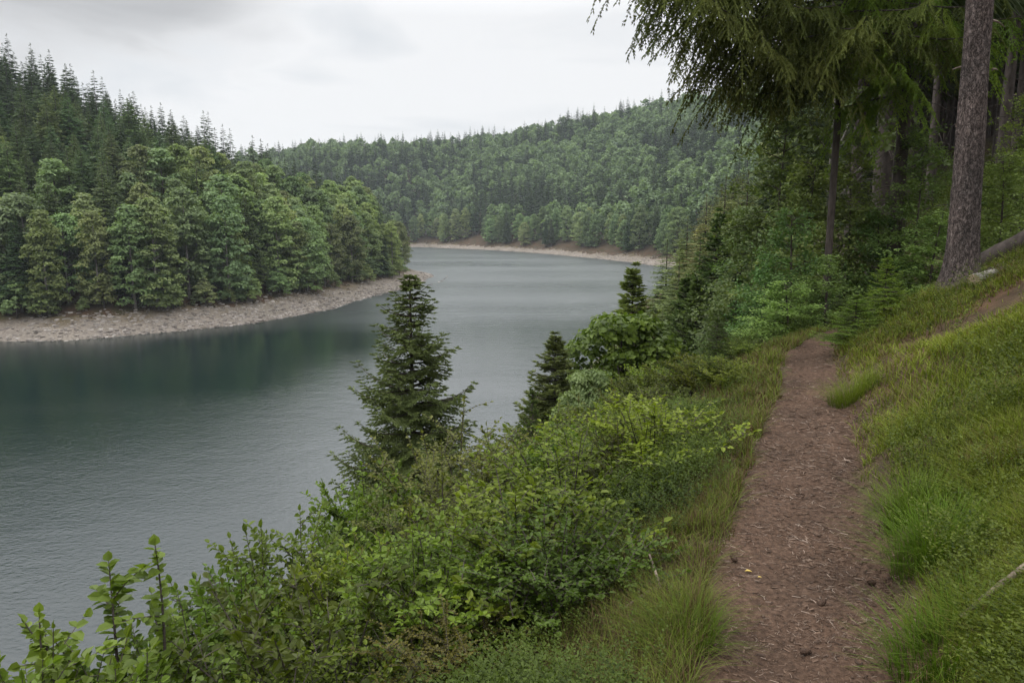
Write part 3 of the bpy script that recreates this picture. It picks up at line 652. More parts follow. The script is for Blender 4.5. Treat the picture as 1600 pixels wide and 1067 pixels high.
# foreground spruces
SP1 = cmesh(conifer(301, 4.9, 1.35, .25, 38, 7, 2, .07, droop=.10, twig_hang=.35, shoot=.10, irr=.5, uptip=.30, expo=.72, tw=.075), M['spruce'], M['bark'])
SP2 = cmesh(conifer(302, 3.0, .85, .1, 32, 8, 2, .035, droop=.10, twig_hang=.15, shoot=.09, irr=.3, uptip=.25, expo=.9, tw=.06), M['spruce'], M['bark'])
SP3 = cmesh(conifer(303, 1.9, .75, .08, 18, 7, 2, .022, droop=.15, twig_hang=.15, shoot=.07, irr=.3, uptip=.2, expo=.8, tw=.065), M['fern'], M['bark'])
def sp(px, py, t, H0, pair, label, tint=(1, 1, 1), name='spruce_tree', wide=1., rz=0, group=None):
    x_, y_, g_, h_ = spot(px, py, t); k = h_/H0
    return plant(name, label, pair, (x_, y_, g_-.05), rz, (k*wide, k*wide, k), tint, ('crown', 'trunk'), 'tree', group)
sp(640, 428, 12.3, 4.9, SP1, 'tall dark young spruce standing alone in front of the water, rising from the shrubs', (1.5, 1.45, 1.2), wide=1.02)
sp(868, 522, 15, 3.0, SP2, 'small neat conical spruce in front of the bright water beside the shrubs', (2.3, 2.2, 1.8), wide=1.35)
sp(990, 418, 19, 3.0, SP2, 'slender spruce top rising behind the round leafy bush', (2.4, 2.3, 1.7), wide=1.05, rz=1)
sp(832, 605, 8.5, 1.9, SP3, 'thin spruce leader poking out of the shrubs beside the small conical spruce', (.9, .8, .9), 'spruce_sapling', .55)
sp(1388, 398, 8.8, 1.9, SP3, 'bright green spruce sapling beside the bend of the path', (1.6, 1.5, 1), 'spruce_sapling', 1.25, 2)
sp(1340, 455, 8.6, 1.9, SP3, 'low spreading spruce sapling drooping over the path bend', (1.3, 1.3, .9), 'spruce_sapling', 1.9, 3)
sp(1430, 445, 9.2, 1.9, SP3, 'squat spruce sapling between the path and the thick trunk', (1.3, 1.2, .8), 'spruce_sapling', 1.9, 1)
sp(1122, 492, 11, 1.9, SP3, 'young spruce with layered boughs near the edge of the path', (.75, .75, .85), 'spruce_sapling', 1.1, 4)
sp(1150, 470, 14, 1.9, SP3, 'young spruce standing behind the layered one by the path', (.6, .65, .7), 'spruce_sapling', 1.1, 5)
# conifers along the near bank, receding
bank = [(1062, 400, 30, 'olive green spruce at the water end of the near bank row', (1.3, 1.25, 1.0)), (1043, 372, 52, 'hazy slim spruce farthest out above the near shore', (1.4, 1.3, 1.1)),
        (1075, 335, 48, 'pale olive spruce behind the first of the near bank row', (1.5, 1.35, 1.1)), (1105, 300, 42, 'brownish spruce in the middle of the near bank row', (1.7, 1.25, .9)),
        (1135, 272, 36, 'tall greyish spruce of the near bank row', (1.5, 1.25, 1.0)), (1170, 262, 33, 'tall spruce at the wood edge ending the near bank row', (1.3, 1.1, .8)),
        (1125, 330, 24, 'dark green spruce in front of the taller near bank spruces', (1, 1.1, .9)), (1095, 365, 36, 'small spruce wedged among the near bank spruces', (1.2, 1.2, .9)),
        (1200, 250, 40, 'half hidden spruce behind the beech leaves of the wood edge', (1.1, 1, .9)), (1072, 430, 24, 'short spruce beside the pale patch of near shore', (1.0, 1.15, .9)),
        (1160, 380, 20, 'short dense spruce below the wood edge', (.9, 1.05, .9)), (1090, 430, 20, 'little spruce below the near bank row', (1., 1.1, .9))]
for n, (px, py, t_, lab, tint) in enumerate(bank):
    x_, y_, g_, h_ = spot(px, py, t_); v = n % 2; H0 = [20, 18][v]; k = h_/H0; wd = 1.75; tint = tuple(c_*1.45 for c_ in tint)
    if t_ <= 24:
        k = h_/3.0; plant('spruce_tree', lab, SP2, (x_, y_, g_-.1), n, (k*1.05, k*1.05, k), tint, ('crown', 'trunk'), 'tree', 'spruces along the near bank')
    else: plant('spruce_tree', lab, PC2m[v], (x_, y_, g_-.1), n, (k*wd, k*wd, k), tint, ('crown', 'trunk'), 'tree', 'spruces along the near bank')
# more of the bank wood behind them
rb = np.random.default_rng(77)
x, y = scatter(0, 120, 28, 190, 4.4, rb); z, s, k, dl, df, w = terr(x, y); q = x/y*F+800
ok = (k == 0) & (z > 2.8) & (s > -14) & (s < 40) & (q > 1062) & (q < 1360) & ~((np.abs(s) < 1.2)); x, y, z, s, q = [v[ok] for v in (x, y, z, s, q)]
TB = []; od = np.argsort(np.hypot(x, y)); nbk = 0
for i in od:
    B_ = rb.random() < .25; sc_ = rb.uniform(.5, .75); R_d = np.hypot(x[i], y[i])
    if q[i] < 1215:
        lim = CAMZ+(345-np.interp(q[i], [1060, 1085, 1135, 1190, 1215], [385, 350, 292, 265, 250]))/F*R_d
        if z[i]+18*sc_ > lim: sc_ = (lim-z[i])/18
        if sc_ < .22: continue
    rz_ = rb.random()*6.28; ti = int(rb.integers(0, 3))
    if nbk < 75 or B_:
        nbk += not B_
        o = link('broadleaf_tree' if B_ else 'spruce_tree', PBone[int(rb.choice([1, 3]))] if B_ else (PC2one[int(rb.integers(0, 2))] if R_d < 80 else PCone[int(rb.integers(0, 3))]), None, (x[i], y[i], z[i]-.1), rz_, (sc_*1.15, sc_*1.15, sc_))
        o.color = (*[(1.2, 1.1, .9), (1, 1, 1), (1.4, 1.2, .95)][ti], 1); TB.append((o, 'B' if B_ else 'C', R_d, q[i], ['warm green', 'mid green', 'pale olive'][ti]))
    else: FOREST['C'].append((x[i], y[i], z[i]-.1, sc_))
rows(TB, 20, 9, 'of the shaded near bank wood', 'in the wood along the near bank')
print('bank', len(x), time.time()-T0)

# ------------------------------------------------------------------ the dark spruce wood uphill
def forest_spruce(seed, H, R, r0, live, ndead=26, detail=False):
    rg = np.random.default_rng(seed)
    cr_, _ = conifer(seed, H, R, live, 20, 7, 1, r0, droop=.45, twig_hang=.6, irr=.4, expo=.6, bw=(.02, .035), step=.035)
    tr_ = MB(); n = 22; zz = np.concatenate([[-.6, 0, .15, .4], np.linspace(.9, H, n)])
    rr = r0*np.where(zz < 1, 1+.45*np.exp(-np.maximum(zz, 0)*5), 1)*(1-.75*np.clip(zz/H, 0, 1))
    tube(tr_, np.stack([.05*np.sin(zz*.4), .05*np.cos(zz*.33)-.05, zz], 1), rr, 16, .5)
    for k in range(ndead):
        z_ = rg.uniform(1.5, live+3); a = rg.random()*6.28; l = rg.uniform(.4, 1.9); f = np.array([math.cos(a), math.sin(a), 0])
        tube(tr_, bez(f*r0*.6+[0, 0, z_], f*l*.5+[0, 0, z_+.1], f*l+[0, 0, z_-.35*l], 5), np.linspace(.014, .004, 5), 4, .5)
    return cr_.mesh('crown', [M['spruce'], M['bark']]), tr_.mesh('trunk', M['bark'], True)
FS = [forest_spruce(400, 24, 2.8, .20, 7.0, 40), forest_spruce(401, 22, 2.6, .16, 8.0, 40), forest_spruce(402, 26, 2.6, .24, 8.5, 40)]
def spl(px, t, dia_px, lab, v=0, dy=None, group='spruces of the dark uphill wood', tint=(1, 1, 1)):
    P = at(px, 345, t); x_, y_ = P[0], P[1]; k = dia_px/F*t/(2*[.2, .16, .24][v])
    return plant('spruce_tree', lab, FS[v], (x_, y_, gz(x_, y_)-.05), px*.7, (k, k, 1), tint, ('crown', 'trunk'), 'tree', group)
spl(1403, 15.5, 27, 'dark spruce trunk rising behind the sapling at the path bend', 0)
spl(1372, 19, 30, 'shadowed spruce trunk just behind the one at the path bend', 2)
spl(1488, 17, 15, 'slim spruce trunk half hidden behind the thick foreground trunk', 1)
spl(1592, 15, 18, 'slim spruce trunk at the far edge of the dark wood, beyond the fallen log', 1)
spl(1556, 24, 16, 'thin distant spruce trunk close behind the thick trunk', 1)
spl(1545, 32, 12, 'thinnest spruce trunk glimpsed beside the thick foreground trunk', 0)
spl(1450, 28, 14, 'straight spruce trunk deep in the shade behind the saplings', 1)
spl(1330, 22, 20, 'spruce trunk deep in the shade behind the birch', 0)
x, y = scatter(4, 75, 9, 80, 3.9, rb); z, s, k, dl, df, w = terr(x, y); q = x/y*F+800
ok = (k == 0) & (s > 1.6) & (q > 1190) & (q < 1800) & (np.hypot(x, y) > 17) & (np.abs(q-1430) > -1)
x, y, z, q = [v[ok] for v in (x, y, z, q)]; dd = np.argsort(np.hypot(x, y)); TG = []
for i in dd[75:]: FOREST['C'].append((x[i], y[i], z[i]-.1, rb.uniform(.8, 1.1)))
for n, i in enumerate(dd[:75]):
    v = int(rb.integers(0, 3)); sc_ = rb.uniform(.7, 1.1)
    r = plant('spruce_tree', 'spruce trunk in the gloom of the dark uphill wood', FS[v], (x[i], y[i], z[i]-.05), rb.random()*6.28, (sc_, sc_, rb.uniform(.8, 1)), (.9, .95, .9), ('crown', 'trunk'), 'tree', 'spruces in the gloom of the uphill wood'); TG.append((r, 'C', float(np.hypot(x[i], y[i])), q[i], ['slim', 'thin', 'thick'][v]))
rows(TG, 17, 6, 'of trunks in the uphill gloom', 'in the gloom of the uphill wood')
# the thick foreground trunk
rt = np.random.default_rng(5)
def big_trunk(H, r0, seed):
    rg = np.random.default_rng(seed); nz_, ns = 420, 96; zz = np.concatenate([np.linspace(-.7, 5, nz_), np.linspace(5.2, H, 20)]); th_ = np.linspace(0, 2*math.pi, ns, endpoint=False)
    ZZ, TH = np.meshgrid(zz, th_, indexing='ij')
    fl = np.exp(-np.maximum(ZZ, 0)*3.6); root = .5+.5*np.cos(TH*3-.6)+.35*np.cos(TH*5+1)
    r_ = r0*(1+.10*np.exp(-np.maximum(ZZ, 0)*.9)+fl*(.22+.42*np.clip(root, 0, 2)))*(1-.75*np.clip(ZZ/H, 0, 1))
    cx_, cy_ = np.cos(TH), np.sin(TH)
    r_ = r_+.016*fbm(cx_*7+ZZ*1.0+20, cy_*7+ZZ*2.6, 3, 3)+.03*vn(cx_*1.3+5, cy_*1.3+ZZ*.7, 9)*.6
    V_ = np.stack([cx_*r_-.030*ZZ, cy_*r_, ZZ], -1).reshape(-1, 3)
    i_ = np.arange(len(zz)-1)[:, None]*ns; j_ = np.arange(ns)[None]; k_ = (j_+1) % ns
    m_ = MB(); m_.add(V_, np.stack([i_+j_, i_+k_, i_+ns+k_, i_+ns+j_], -1).reshape(-1, 4)); return m_
bx = at(1500, 455, 9.0); bz = gz(bx[0], bx[1])
print('trunk base ground', bz, 'wanted', bx[2])
R_ = thing('spruce_tree', 'thick grey brown spruce trunk standing in the grass above the path', 'tree', (bx[0], bx[1], bz))
link('trunk', big_trunk(26, .152, 6).mesh('trunk', M['bigbark'], True), R_)
cb, _ = conifer(410, 26, 3.2, 9, 18, 7, 1, .1, droop=.45, twig_hang=.6, irr=.4, expo=.6); link('crown', cb.mesh('crown', [M['spruce'], M['bark']]), R_)
for k in range(9):
    z_ = rt.uniform(1.6, 5); a = rt.uniform(2.2, 7.0); m_ = MB(); f = np.array([math.cos(a), math.sin(a), 0]); l = rt.uniform(.06, .35)
    tube(m_, bez(f*.13+[0, 0, z_], f*(.13+l*.5)+[0, 0, z_+.02], f*(.13+l)+[0, 0, z_-.08*l], 4), np.linspace(.016, .005, 4), 5, .5); link('dead_branch', m_.mesh('dead_branch', M['wood']), R_)
for k, a in enumerate((-.15, -.9, 3.5, 4.4)):
    m_ = MB(); f = np.array([math.cos(a), math.sin(a), 0]); L_ = [1.0, .8, .6, .7][k]; pts = []
    for u in np.linspace(0, 1, 10):
        p_ = f*(.10+u*L_)+np.array([-f[1], f[0], 0])*.12*math.sin(u*4+k); pts.append([p_[0], p_[1], gz(bx[0]+p_[0], bx[1]+p_[1])-bz+.07*(1-u)-.02])
    tube(m_, pts, np.linspace(.06, .015, 10), 10, .5); link('root', m_.mesh('root', M['bigbark'], True), R_)
# cut log beside the trunk, fallen log uphill, sticks
def log(name, label, p0, p1, r0, r1, mat, cat='log', bend=0., sides=18, bumps=.06):
    p0, p1 = np.array(p0, float), np.array(p1, float); c = (p0+p1)/2; m_ = MB(); n = 14
    P_ = bez(p0-c, np.array([0, 0, bend]), p1-c, n); rr = np.linspace(r0, r1, n)*(1+bumps*np.sin(np.arange(n)*1.9))
    tube(m_, P_, rr, sides, .5, 0, cap=False); m_.add(m_.V[0][:sides][::-1], np.arange(sides)[None], .5, 1); m_.add(m_.V[0][-sides:], np.arange(sides)[None], .5, 1)
    o_ = link(name, m_.mesh(name, [mat, M['cut']], True), None, c); return tag(o_, label, cat)
h1, t1_ = hit(1516, 452); h2, _ = hit(1556, 452)
log('cut_log', 'short pale cut log lying against the foot of the thick trunk', h1+[.0, -.05, .09], h1+[.33, .10, .16], .08, .065, M['palebark'])
a_, b_ = at(1515, 392, 10.6), at(1680, 330, 10.0)
A0 = np.array([a_[0], a_[1], gz(a_[0], a_[1])+.36]); B0 = np.array([b_[0], b_[1], gz(b_[0], b_[1])+.5])
log('fallen_log', 'long dark fallen log lying uphill behind the thick trunk', A0, B0, .10, .12, M['bark'])
a_, _ = hit(1500, 985); b_, _ = hit(1610, 925)
log('dead_stick', 'pale dead stick lying in the grass beside the path', a_+[0, 0, .05], b_+[0, 0, .12], .008, .013, M['wood'], 'stick', .02, 8)
a_, _ = hit(1012, 885); b_, _ = hit(1032, 935)
log('dead_stick', 'short broken grey stick leaning in the undergrowth beside the path', a_+[0, 0, .08], b_+[0, 0, .05], .005, .007, M['wood'], 'stick', .01, 8)
a_, _ = hit(975, 960); b_, _ = hit(1040, 925)
log('dead_stick', 'thin brown stick crossing under the broken grey one', a_+[0, 0, .03], b_+[0, 0, .05], .007, .009, M['wood'], 'stick', .01, 8)

# ------------------------------------------------------------------ birch, beech and understory at the wood edge
bl = broadleaf(501, 9, 2.0, 1.6, 60, 60, .14, .09, prof=tall, flat=.35)
P = at(1290, 345, 15.5); plant('birch_tree', 'pale barked birch at the wood edge, ringed with dark scars', (bl[0].mesh('crown', M['broad']), bl[1].mesh('trunk', M['palebark'], True)), (P[0], P[1], gz(P[0], P[1])), 0, 1, (.9, .95, .85), ('crown', 'trunk'), 'tree')
def spray_tree(seed, H, R, base, nb, leaf, dens=1., tr_r=.05):
    """beech: level sprays of leaves set in planes along long side branches"""
    rg = np.random.default_rng(seed); fo = MB(); st = MB(); tube(st, bez((0, 0, -.4), (.1, .1, H*.5), (.2, -.1, H), 10), np.linspace(tr_r, .008, 10), 8, .5)
    for k in range(nb):
        z_ = base+(H-base)*(k+rg.random())/nb; u = (z_-base)/(H-base); a = rg.random()*6.28; L_ = R*(1-u*.75)*rg.uniform(.55, 1.1); f = np.array([math.cos(a), math.sin(a), 0]); sd = np.array([-f[1], f[0], 0])
        c0 = np.array([.2*u, 0, z_]); C = bez(c0, c0+f*L_*.5+[0, 0, .25*L_], c0+f*L_+[0, 0, rg.uniform(-.2, .4)*L_], 8); tube(st, C, np.linspace(.012, .003, 8), 4, .5)
        bt = rg.random()
        for j in range(int(7*dens)+2):
            q_ = rg.uniform(.15, 1); c = C[min(7, int(q_*7.9))]; sg = rg.choice([-1, 1]); l = L_*(.55*(1-q_)+.22); d = nrm(f*.7+sd*sg*rg.uniform(.3, 1.1)); e = c+d*l+[0, 0, rg.normal()*.22*l]
            n = max(4, int(l/leaf*2.2)); w_ = (np.arange(n)+.5)/n; Q = c+(e-c)*w_[:, None]; al = np.where(np.arange(n) % 2, 1, -1)[:, None]; s2 = np.cross(d, [0, 0, 1.])
            for r_ in range(2):
                D = d*.6+s2*al*(1 if r_ else -1)*.8+rg.normal(size=(n, 3))*.55
                ll = leaf*rg.uniform(.7, 1.2, n); leaves(fo, Q+rg.normal(size=Q.shape)*leaf*.75, D, np.array([0, 0, 1.])+rg.normal(size=(n, 3))*.55, ll, ll*.62, np.clip(.1+.45*bt+.4*rg.random(n), 0, 1), 'd', .1)
    return fo, st
BE = []
for k in range(3):
    q_ = spray_tree(520+k, [6.5, 5, 3.4][k], [2.4, 2.0, 1.5][k], [.3, .3, .15][k], [70, 55, 40][k], [.10, .095, .085][k]); BE.append((q_[0].mesh('foliage', M['broad']), q_[1].mesh('stems', M['bark'])))
und = [(1215, 170, 15, 0, 'tall beech with level sprays of leaves closing the wood edge', (1.1, 1.1, .9)), (1270, 250, 14, 1, 'beech sapling with glossy leaves around the pale birch', (1.2, 1.15, .9)),
       (1250, 330, 12.5, 2, 'bushy beech below the pale birch', (1.1, 1.2, .9)), (1340, 235, 14, 1, 'slender beech between the birch and the dark spruce trunk', (1.2, 1.15, .8)),
       (1440, 200, 13, 0, 'thin leafy tree spreading light sprays before the dark trunks', (1.3, 1.25, .8)), (1460, 330, 12, 1, 'low leafy understory tree beside the thick trunk', (1.1, 1.15, .8)),
       (1200, 400, 13, 2, 'dense leafy bush at the bend of the path', (1.0, 1.2, .85)), (1240, 440, 11.5, 2, 'leafy bush overhanging the far end of the path', (1.1, 1.25, .8)),
       (1575, 240, 12.5, 1, 'leafy sapling beyond the fallen log', (1.4, 1.35, .9)), (1610, 150, 13.5, 0, 'leafy tree hanging sprays at the uphill end of the fallen log', (1.4, 1.4, .9)),
       (1175, 330, 18, 0, 'leafy tree where the bank spruces meet the wood', (1., 1.1, .9)), (1300, 400, 11.8, 2, 'small leafy bush behind the drooping sapling', (1., 1.1, .8)), (1385, 330, 13.5, 1, 'young beech in the shade behind the bright sapling', (1, 1.1, .8))]
for n, (px, py, t_, v, lab, tint) in enumerate(und):
    x_, y_, g_, h_ = spot(px, py, t_); k = h_/[6.5, 5, 3.4][v]
    plant('beech_tree' if v < 2 else 'beech_bush', lab, BE[v], (x_, y_, g_-.03), n*1.3, (max(k, .6),)*2+(k,), (tint[0]*(.82 if n % 2 else .62), tint[1]*(.92 if n % 2 else .72), tint[2]*(.85 if n % 2 else .7)), cat='tree' if v < 2 else 'shrub')
# round leafy bush in front of the near shore
rbm = broadleaf(530, 3.0, 1.6, .1, 110, 110, .12, .05, prof=edgep, flat=.45)
x_, y_, g_, h_ = spot(972, 482, 16.5); plant('maple_bush', 'round light green leafy bush in front of the water and pale shore', (rbm[0].mesh('foliage', M['shrub']), rbm[1].mesh('stems', M['bark'])), (x_, y_, g_), 0, (h_/3*1.0, h_/3*1.0, h_/3), (1.1, 1.05, 1.15))
x_, y_, g_, h_ = spot(920, 575, 13); plant('maple_bush', 'small blue green bush below the round leafy one', (rbm[0].mesh('foliage', M['broad']), rbm[1].mesh('stems', M['bark'])), (x_, y_, g_), 2, (h_/3*.8, h_/3*.8, h_/3), (.75, .8, .7))

# the spruce whose boughs hang overhead
def bough_spruce(seed, H, R, r0, live):
    rg = np.random.default_rng(seed)
    up_, _ = conifer(seed, H, R*.8, 7.0, 18, 6, 1, r0, droop=.4, twig_hang=.6, expo=.6, bw=(.05, .04), step=.06)
    tr_ = MB(); zz = np.concatenate([[-.6, 0, .3], np.linspace(.9, H, 20)]); tube(tr_, np.stack([0*zz, 0*zz, zz], 1), r0*(1+.3*np.exp(-np.maximum(zz, 0)*4))*(1-.75*np.clip(zz/H, 0, 1)), 16, .5)
    return up_, tr_
def hanging_bough(rg, cr_, o, az, L, up, droop, dens=1.0, hang=1.0, shoot=.075):
    f = np.array([math.cos(az), math.sin(az), 0]); sd = np.array([-f[1], f[0], 0])
    n = int(L/.13*dens); s = np.linspace(.14, 1, n)+rg.normal(size=n)*.008; ax = f*(s*L)[:, None]; ax[:, 2] = up*s*L-droop*L*s**1.7+.20*L*s**5; ax += o
    side = .07*L*np.sin(s*5+rg.random()*6); ax += sd*side[:, None]
    tube(cr_, np.vstack([[o], ax]), np.linspace(.010+.005*L, .004, n+1), 5, .5, 1)
    PP, DD, LL, TT = [], [], [], []
    bt = rg.random()
    def strand(p0, d0, ln, drop, jt):
        q_ = max(2, int(ln/.030)); w_ = (np.arange(q_)+.5)/q_
        tp = p0+d0*(ln*w_)[:, None]; tp[:, 2] -= drop*ln*w_**1.6
        td = np.tile(d0, (q_, 1)); td[:, 2] -= drop*1.5*w_**.6
        sdv = nrm(np.cross(td, [0, 0, 1.])+rg.normal(size=3)*.3)
        for s2 in (-1, 1):
            PP.append(tp); DD.append(nrm(td)+s2*sdv*.55+rg.normal(size=td.shape)*.18); LL.append(shoot*(1-.35*w_)*rg.uniform(.5, 1.2, q_)); TT.append(np.clip(.05+.3*bt+.35*jt+.3*rg.random(q_), 0, 1))
        PP.append(tp); DD.append(td); LL.append(np.full(q_, shoot*.9)); TT.append(np.clip(.05+.3*bt+.4*jt+.2*rg.random(q_), 0, 1))
        return tp, td
    for j in range(n):
        for sg in (-1, 1):
            if rg.random() < .12: continue
            tl = (min(.75, L*(.34*(1-s[j])+.06))+.08)*rg.choice([.4, .7, 1.0, 1.45], p=[.25, .3, .3, .15]); jt = rg.random()
            d0 = nrm(f*rg.uniform(.2, .8)+sd*sg*rg.uniform(.4, 1)+np.array([0, 0, -rg.uniform(.1, .5)])); tp, td = strand(ax[j], d0, tl, hang*rg.uniform(.4, 1.1), jt)
            for u_ in range(1, len(tp), 2):
                lb = (.30*(1-u_/len(tp))*tl+.05)*rg.uniform(.6, 1.3); dv = nrm(nrm(td[u_])*.7+nrm(np.cross(td[u_], [0, 0, 1.]))*(1 if u_ % 4 == 1 else -1)*.8+rg.normal(size=3)*.12)
                strand(tp[u_], dv, lb, hang*.7, jt)
    PP, DD = np.concatenate(PP), np.concatenate(DD); LL, TT = np.concatenate(LL), np.concatenate(TT)
    leaves(cr_, PP, DD, rand_unit(rg, len(PP)), LL, shoot*.22, TT, 'x')
rg = np.random.default_rng(88)
P = at(1298, 345, 13.0); ox, oy = P[0], P[1]; og = gz(ox, oy); up_, tr_ = bough_spruce(600, 24, 3.2, .065, 3)
R_ = thing('spruce_tree', 'spruce whose long drooping boughs hang over the water at the top', 'tree', (ox, oy, og))
link('trunk', tr_.mesh('trunk', M['bark'], True), R_); link('crown', up_.mesh('crown', [M['spruce'], M['bark']]), R_)
for k, (az, L_, z_, up0, dr) in enumerate([(182, 4.2, 18.2, .05, .26), (190, 3.9, 18.6, -.05, .22), (174, 3.4, 17.7, .05, .30), (202, 4.2, 17.9, .0, .25), (189, 3.0, 17.3, .0, .30), (214, 3.7, 17.5, .0, .3), (196, 4.6, 18.9, .0, .24), (208, 3.0, 17.0, .0, .3), (199, 3.3, 16.7, .05, .3), (222, 3.0, 16.8, .05, .3), (211, 3.6, 18.2, 0, .3), (160, 2.6, 17.6, .05, .25),
                                           (215, 2.3, 17.1, 0, .3), (176, 2.0, 16.6, -.05, .3), (228, 2.4, 17.5, 0, .3), (250, 2.3, 17.2, 0, .35), (275, 2.2, 17.4, 0, .3), (300, 2.4, 17.1, 0, .35), (200, 1.8, 16.4, 0, .35), (320, 2.2, 17.6, 0, .3), (188, 3.4, 18.6, 0, .3), (172, 3.3, 19.0, 0, .3), (235, 1.7, 16.6, 0, .3)]):
    m_ = MB(); hanging_bough(rg, m_, np.array([0, 0, z_-og]), math.radians(az), L_, up0, dr); o_ = link('bough', m_.mesh('bough', [M['spruce'], M['bark']]), R_); o_.color = (2.1, 1.8, 1.1, 1)
# second one nearer the thick trunk with brighter green boughs
P = at(1440, 345, 10.8); ox, oy = P[0]+.3, P[1]+.6; og = gz(ox, oy); up_, tr_ = bough_spruce(601, 22, 3.0, .12, 3)
P2 = at(1400, 345, 13.5); ox, oy = P2[0], P2[1]; og = gz(ox, oy)
R_ = thing('spruce_tree', 'spruce with bright green hanging boughs in the middle of the wood edge', 'tree', (ox, oy, og))
link('trunk', tr_.mesh('trunk', M['bark'], True), R_); link('crown', up_.mesh('crown', [M['spruce'], M['bark']]), R_)
for k, (az, L_, z_) in enumerate([(190, 2.4, 17.2), (215, 2.6, 17.0), (235, 2.2, 16.6), (255, 2.4, 17.3), (275, 2.0, 16.9), (205, 2.0, 16.2), (170, 2.0, 17.4), (295, 2.2, 17.4), (225, 2.6, 17.9), (320, 1.8, 17.2), (245, 1.8, 17.9)]):
    m_ = MB(); hanging_bough(rg, m_, np.array([0, 0, z_-og]), math.radians(az), L_, .0, .3, 1.0, 1.0); o_ = link('bough', m_.mesh('bough', [M['fern'], M['bark']]), R_); o_.color = (1.9, 1.75, .9, 1)
print('wood', time.time()-T0)

# ------------------------------------------------------------------ shrubs of the near bank
SH = {}
def sh(key, mat, *a, **k):
    f_, s_ = shrub(*a, **k); SH[key] = (f_.mesh('foliage', mat), s_.mesh('stems', M['bark']), a[1])
sh('hazel', M['shrub'], 700, 1.6, .60, 18, L=.044, Wl=.037, twigs=5, lp=.019, bare=.08, twl=.30, curve=.5)
sh('hazel2', M['shrub'], 701, 1.5, .75, 28, L=.044, Wl=.033, twigs=10, lp=.026, bare=.1, twl=.4)
sh('leafy', M['shrub'], 702, 1.7, .7, 30, L=.050, Wl=.032, twigs=11, lp=.027, bare=.1, twl=.38)
sh('olive', M['olive'], 703, 1.8, .85, 22, L=.034, Wl=.024, twigs=13, lp=.022, bare=.2, twl=.42, shape='d')
sh('fine', M['shrub'], 704, 1.0, .75, 38, L=.036, Wl=.023, twigs=10, lp=.024, bare=.1, twl=.42, shape='l')
sh('fine2', M['shrub'], 705, .9, .85, 36, L=.042, Wl=.026, twigs=9, lp=.026, bare=.1, twl=.45, shape='l')
sh('sparse', M['olive'], 706, 1.6, .4, 6, L=.036, Wl=.022, twigs=6, lp=.028, bare=.3, twl=.35)
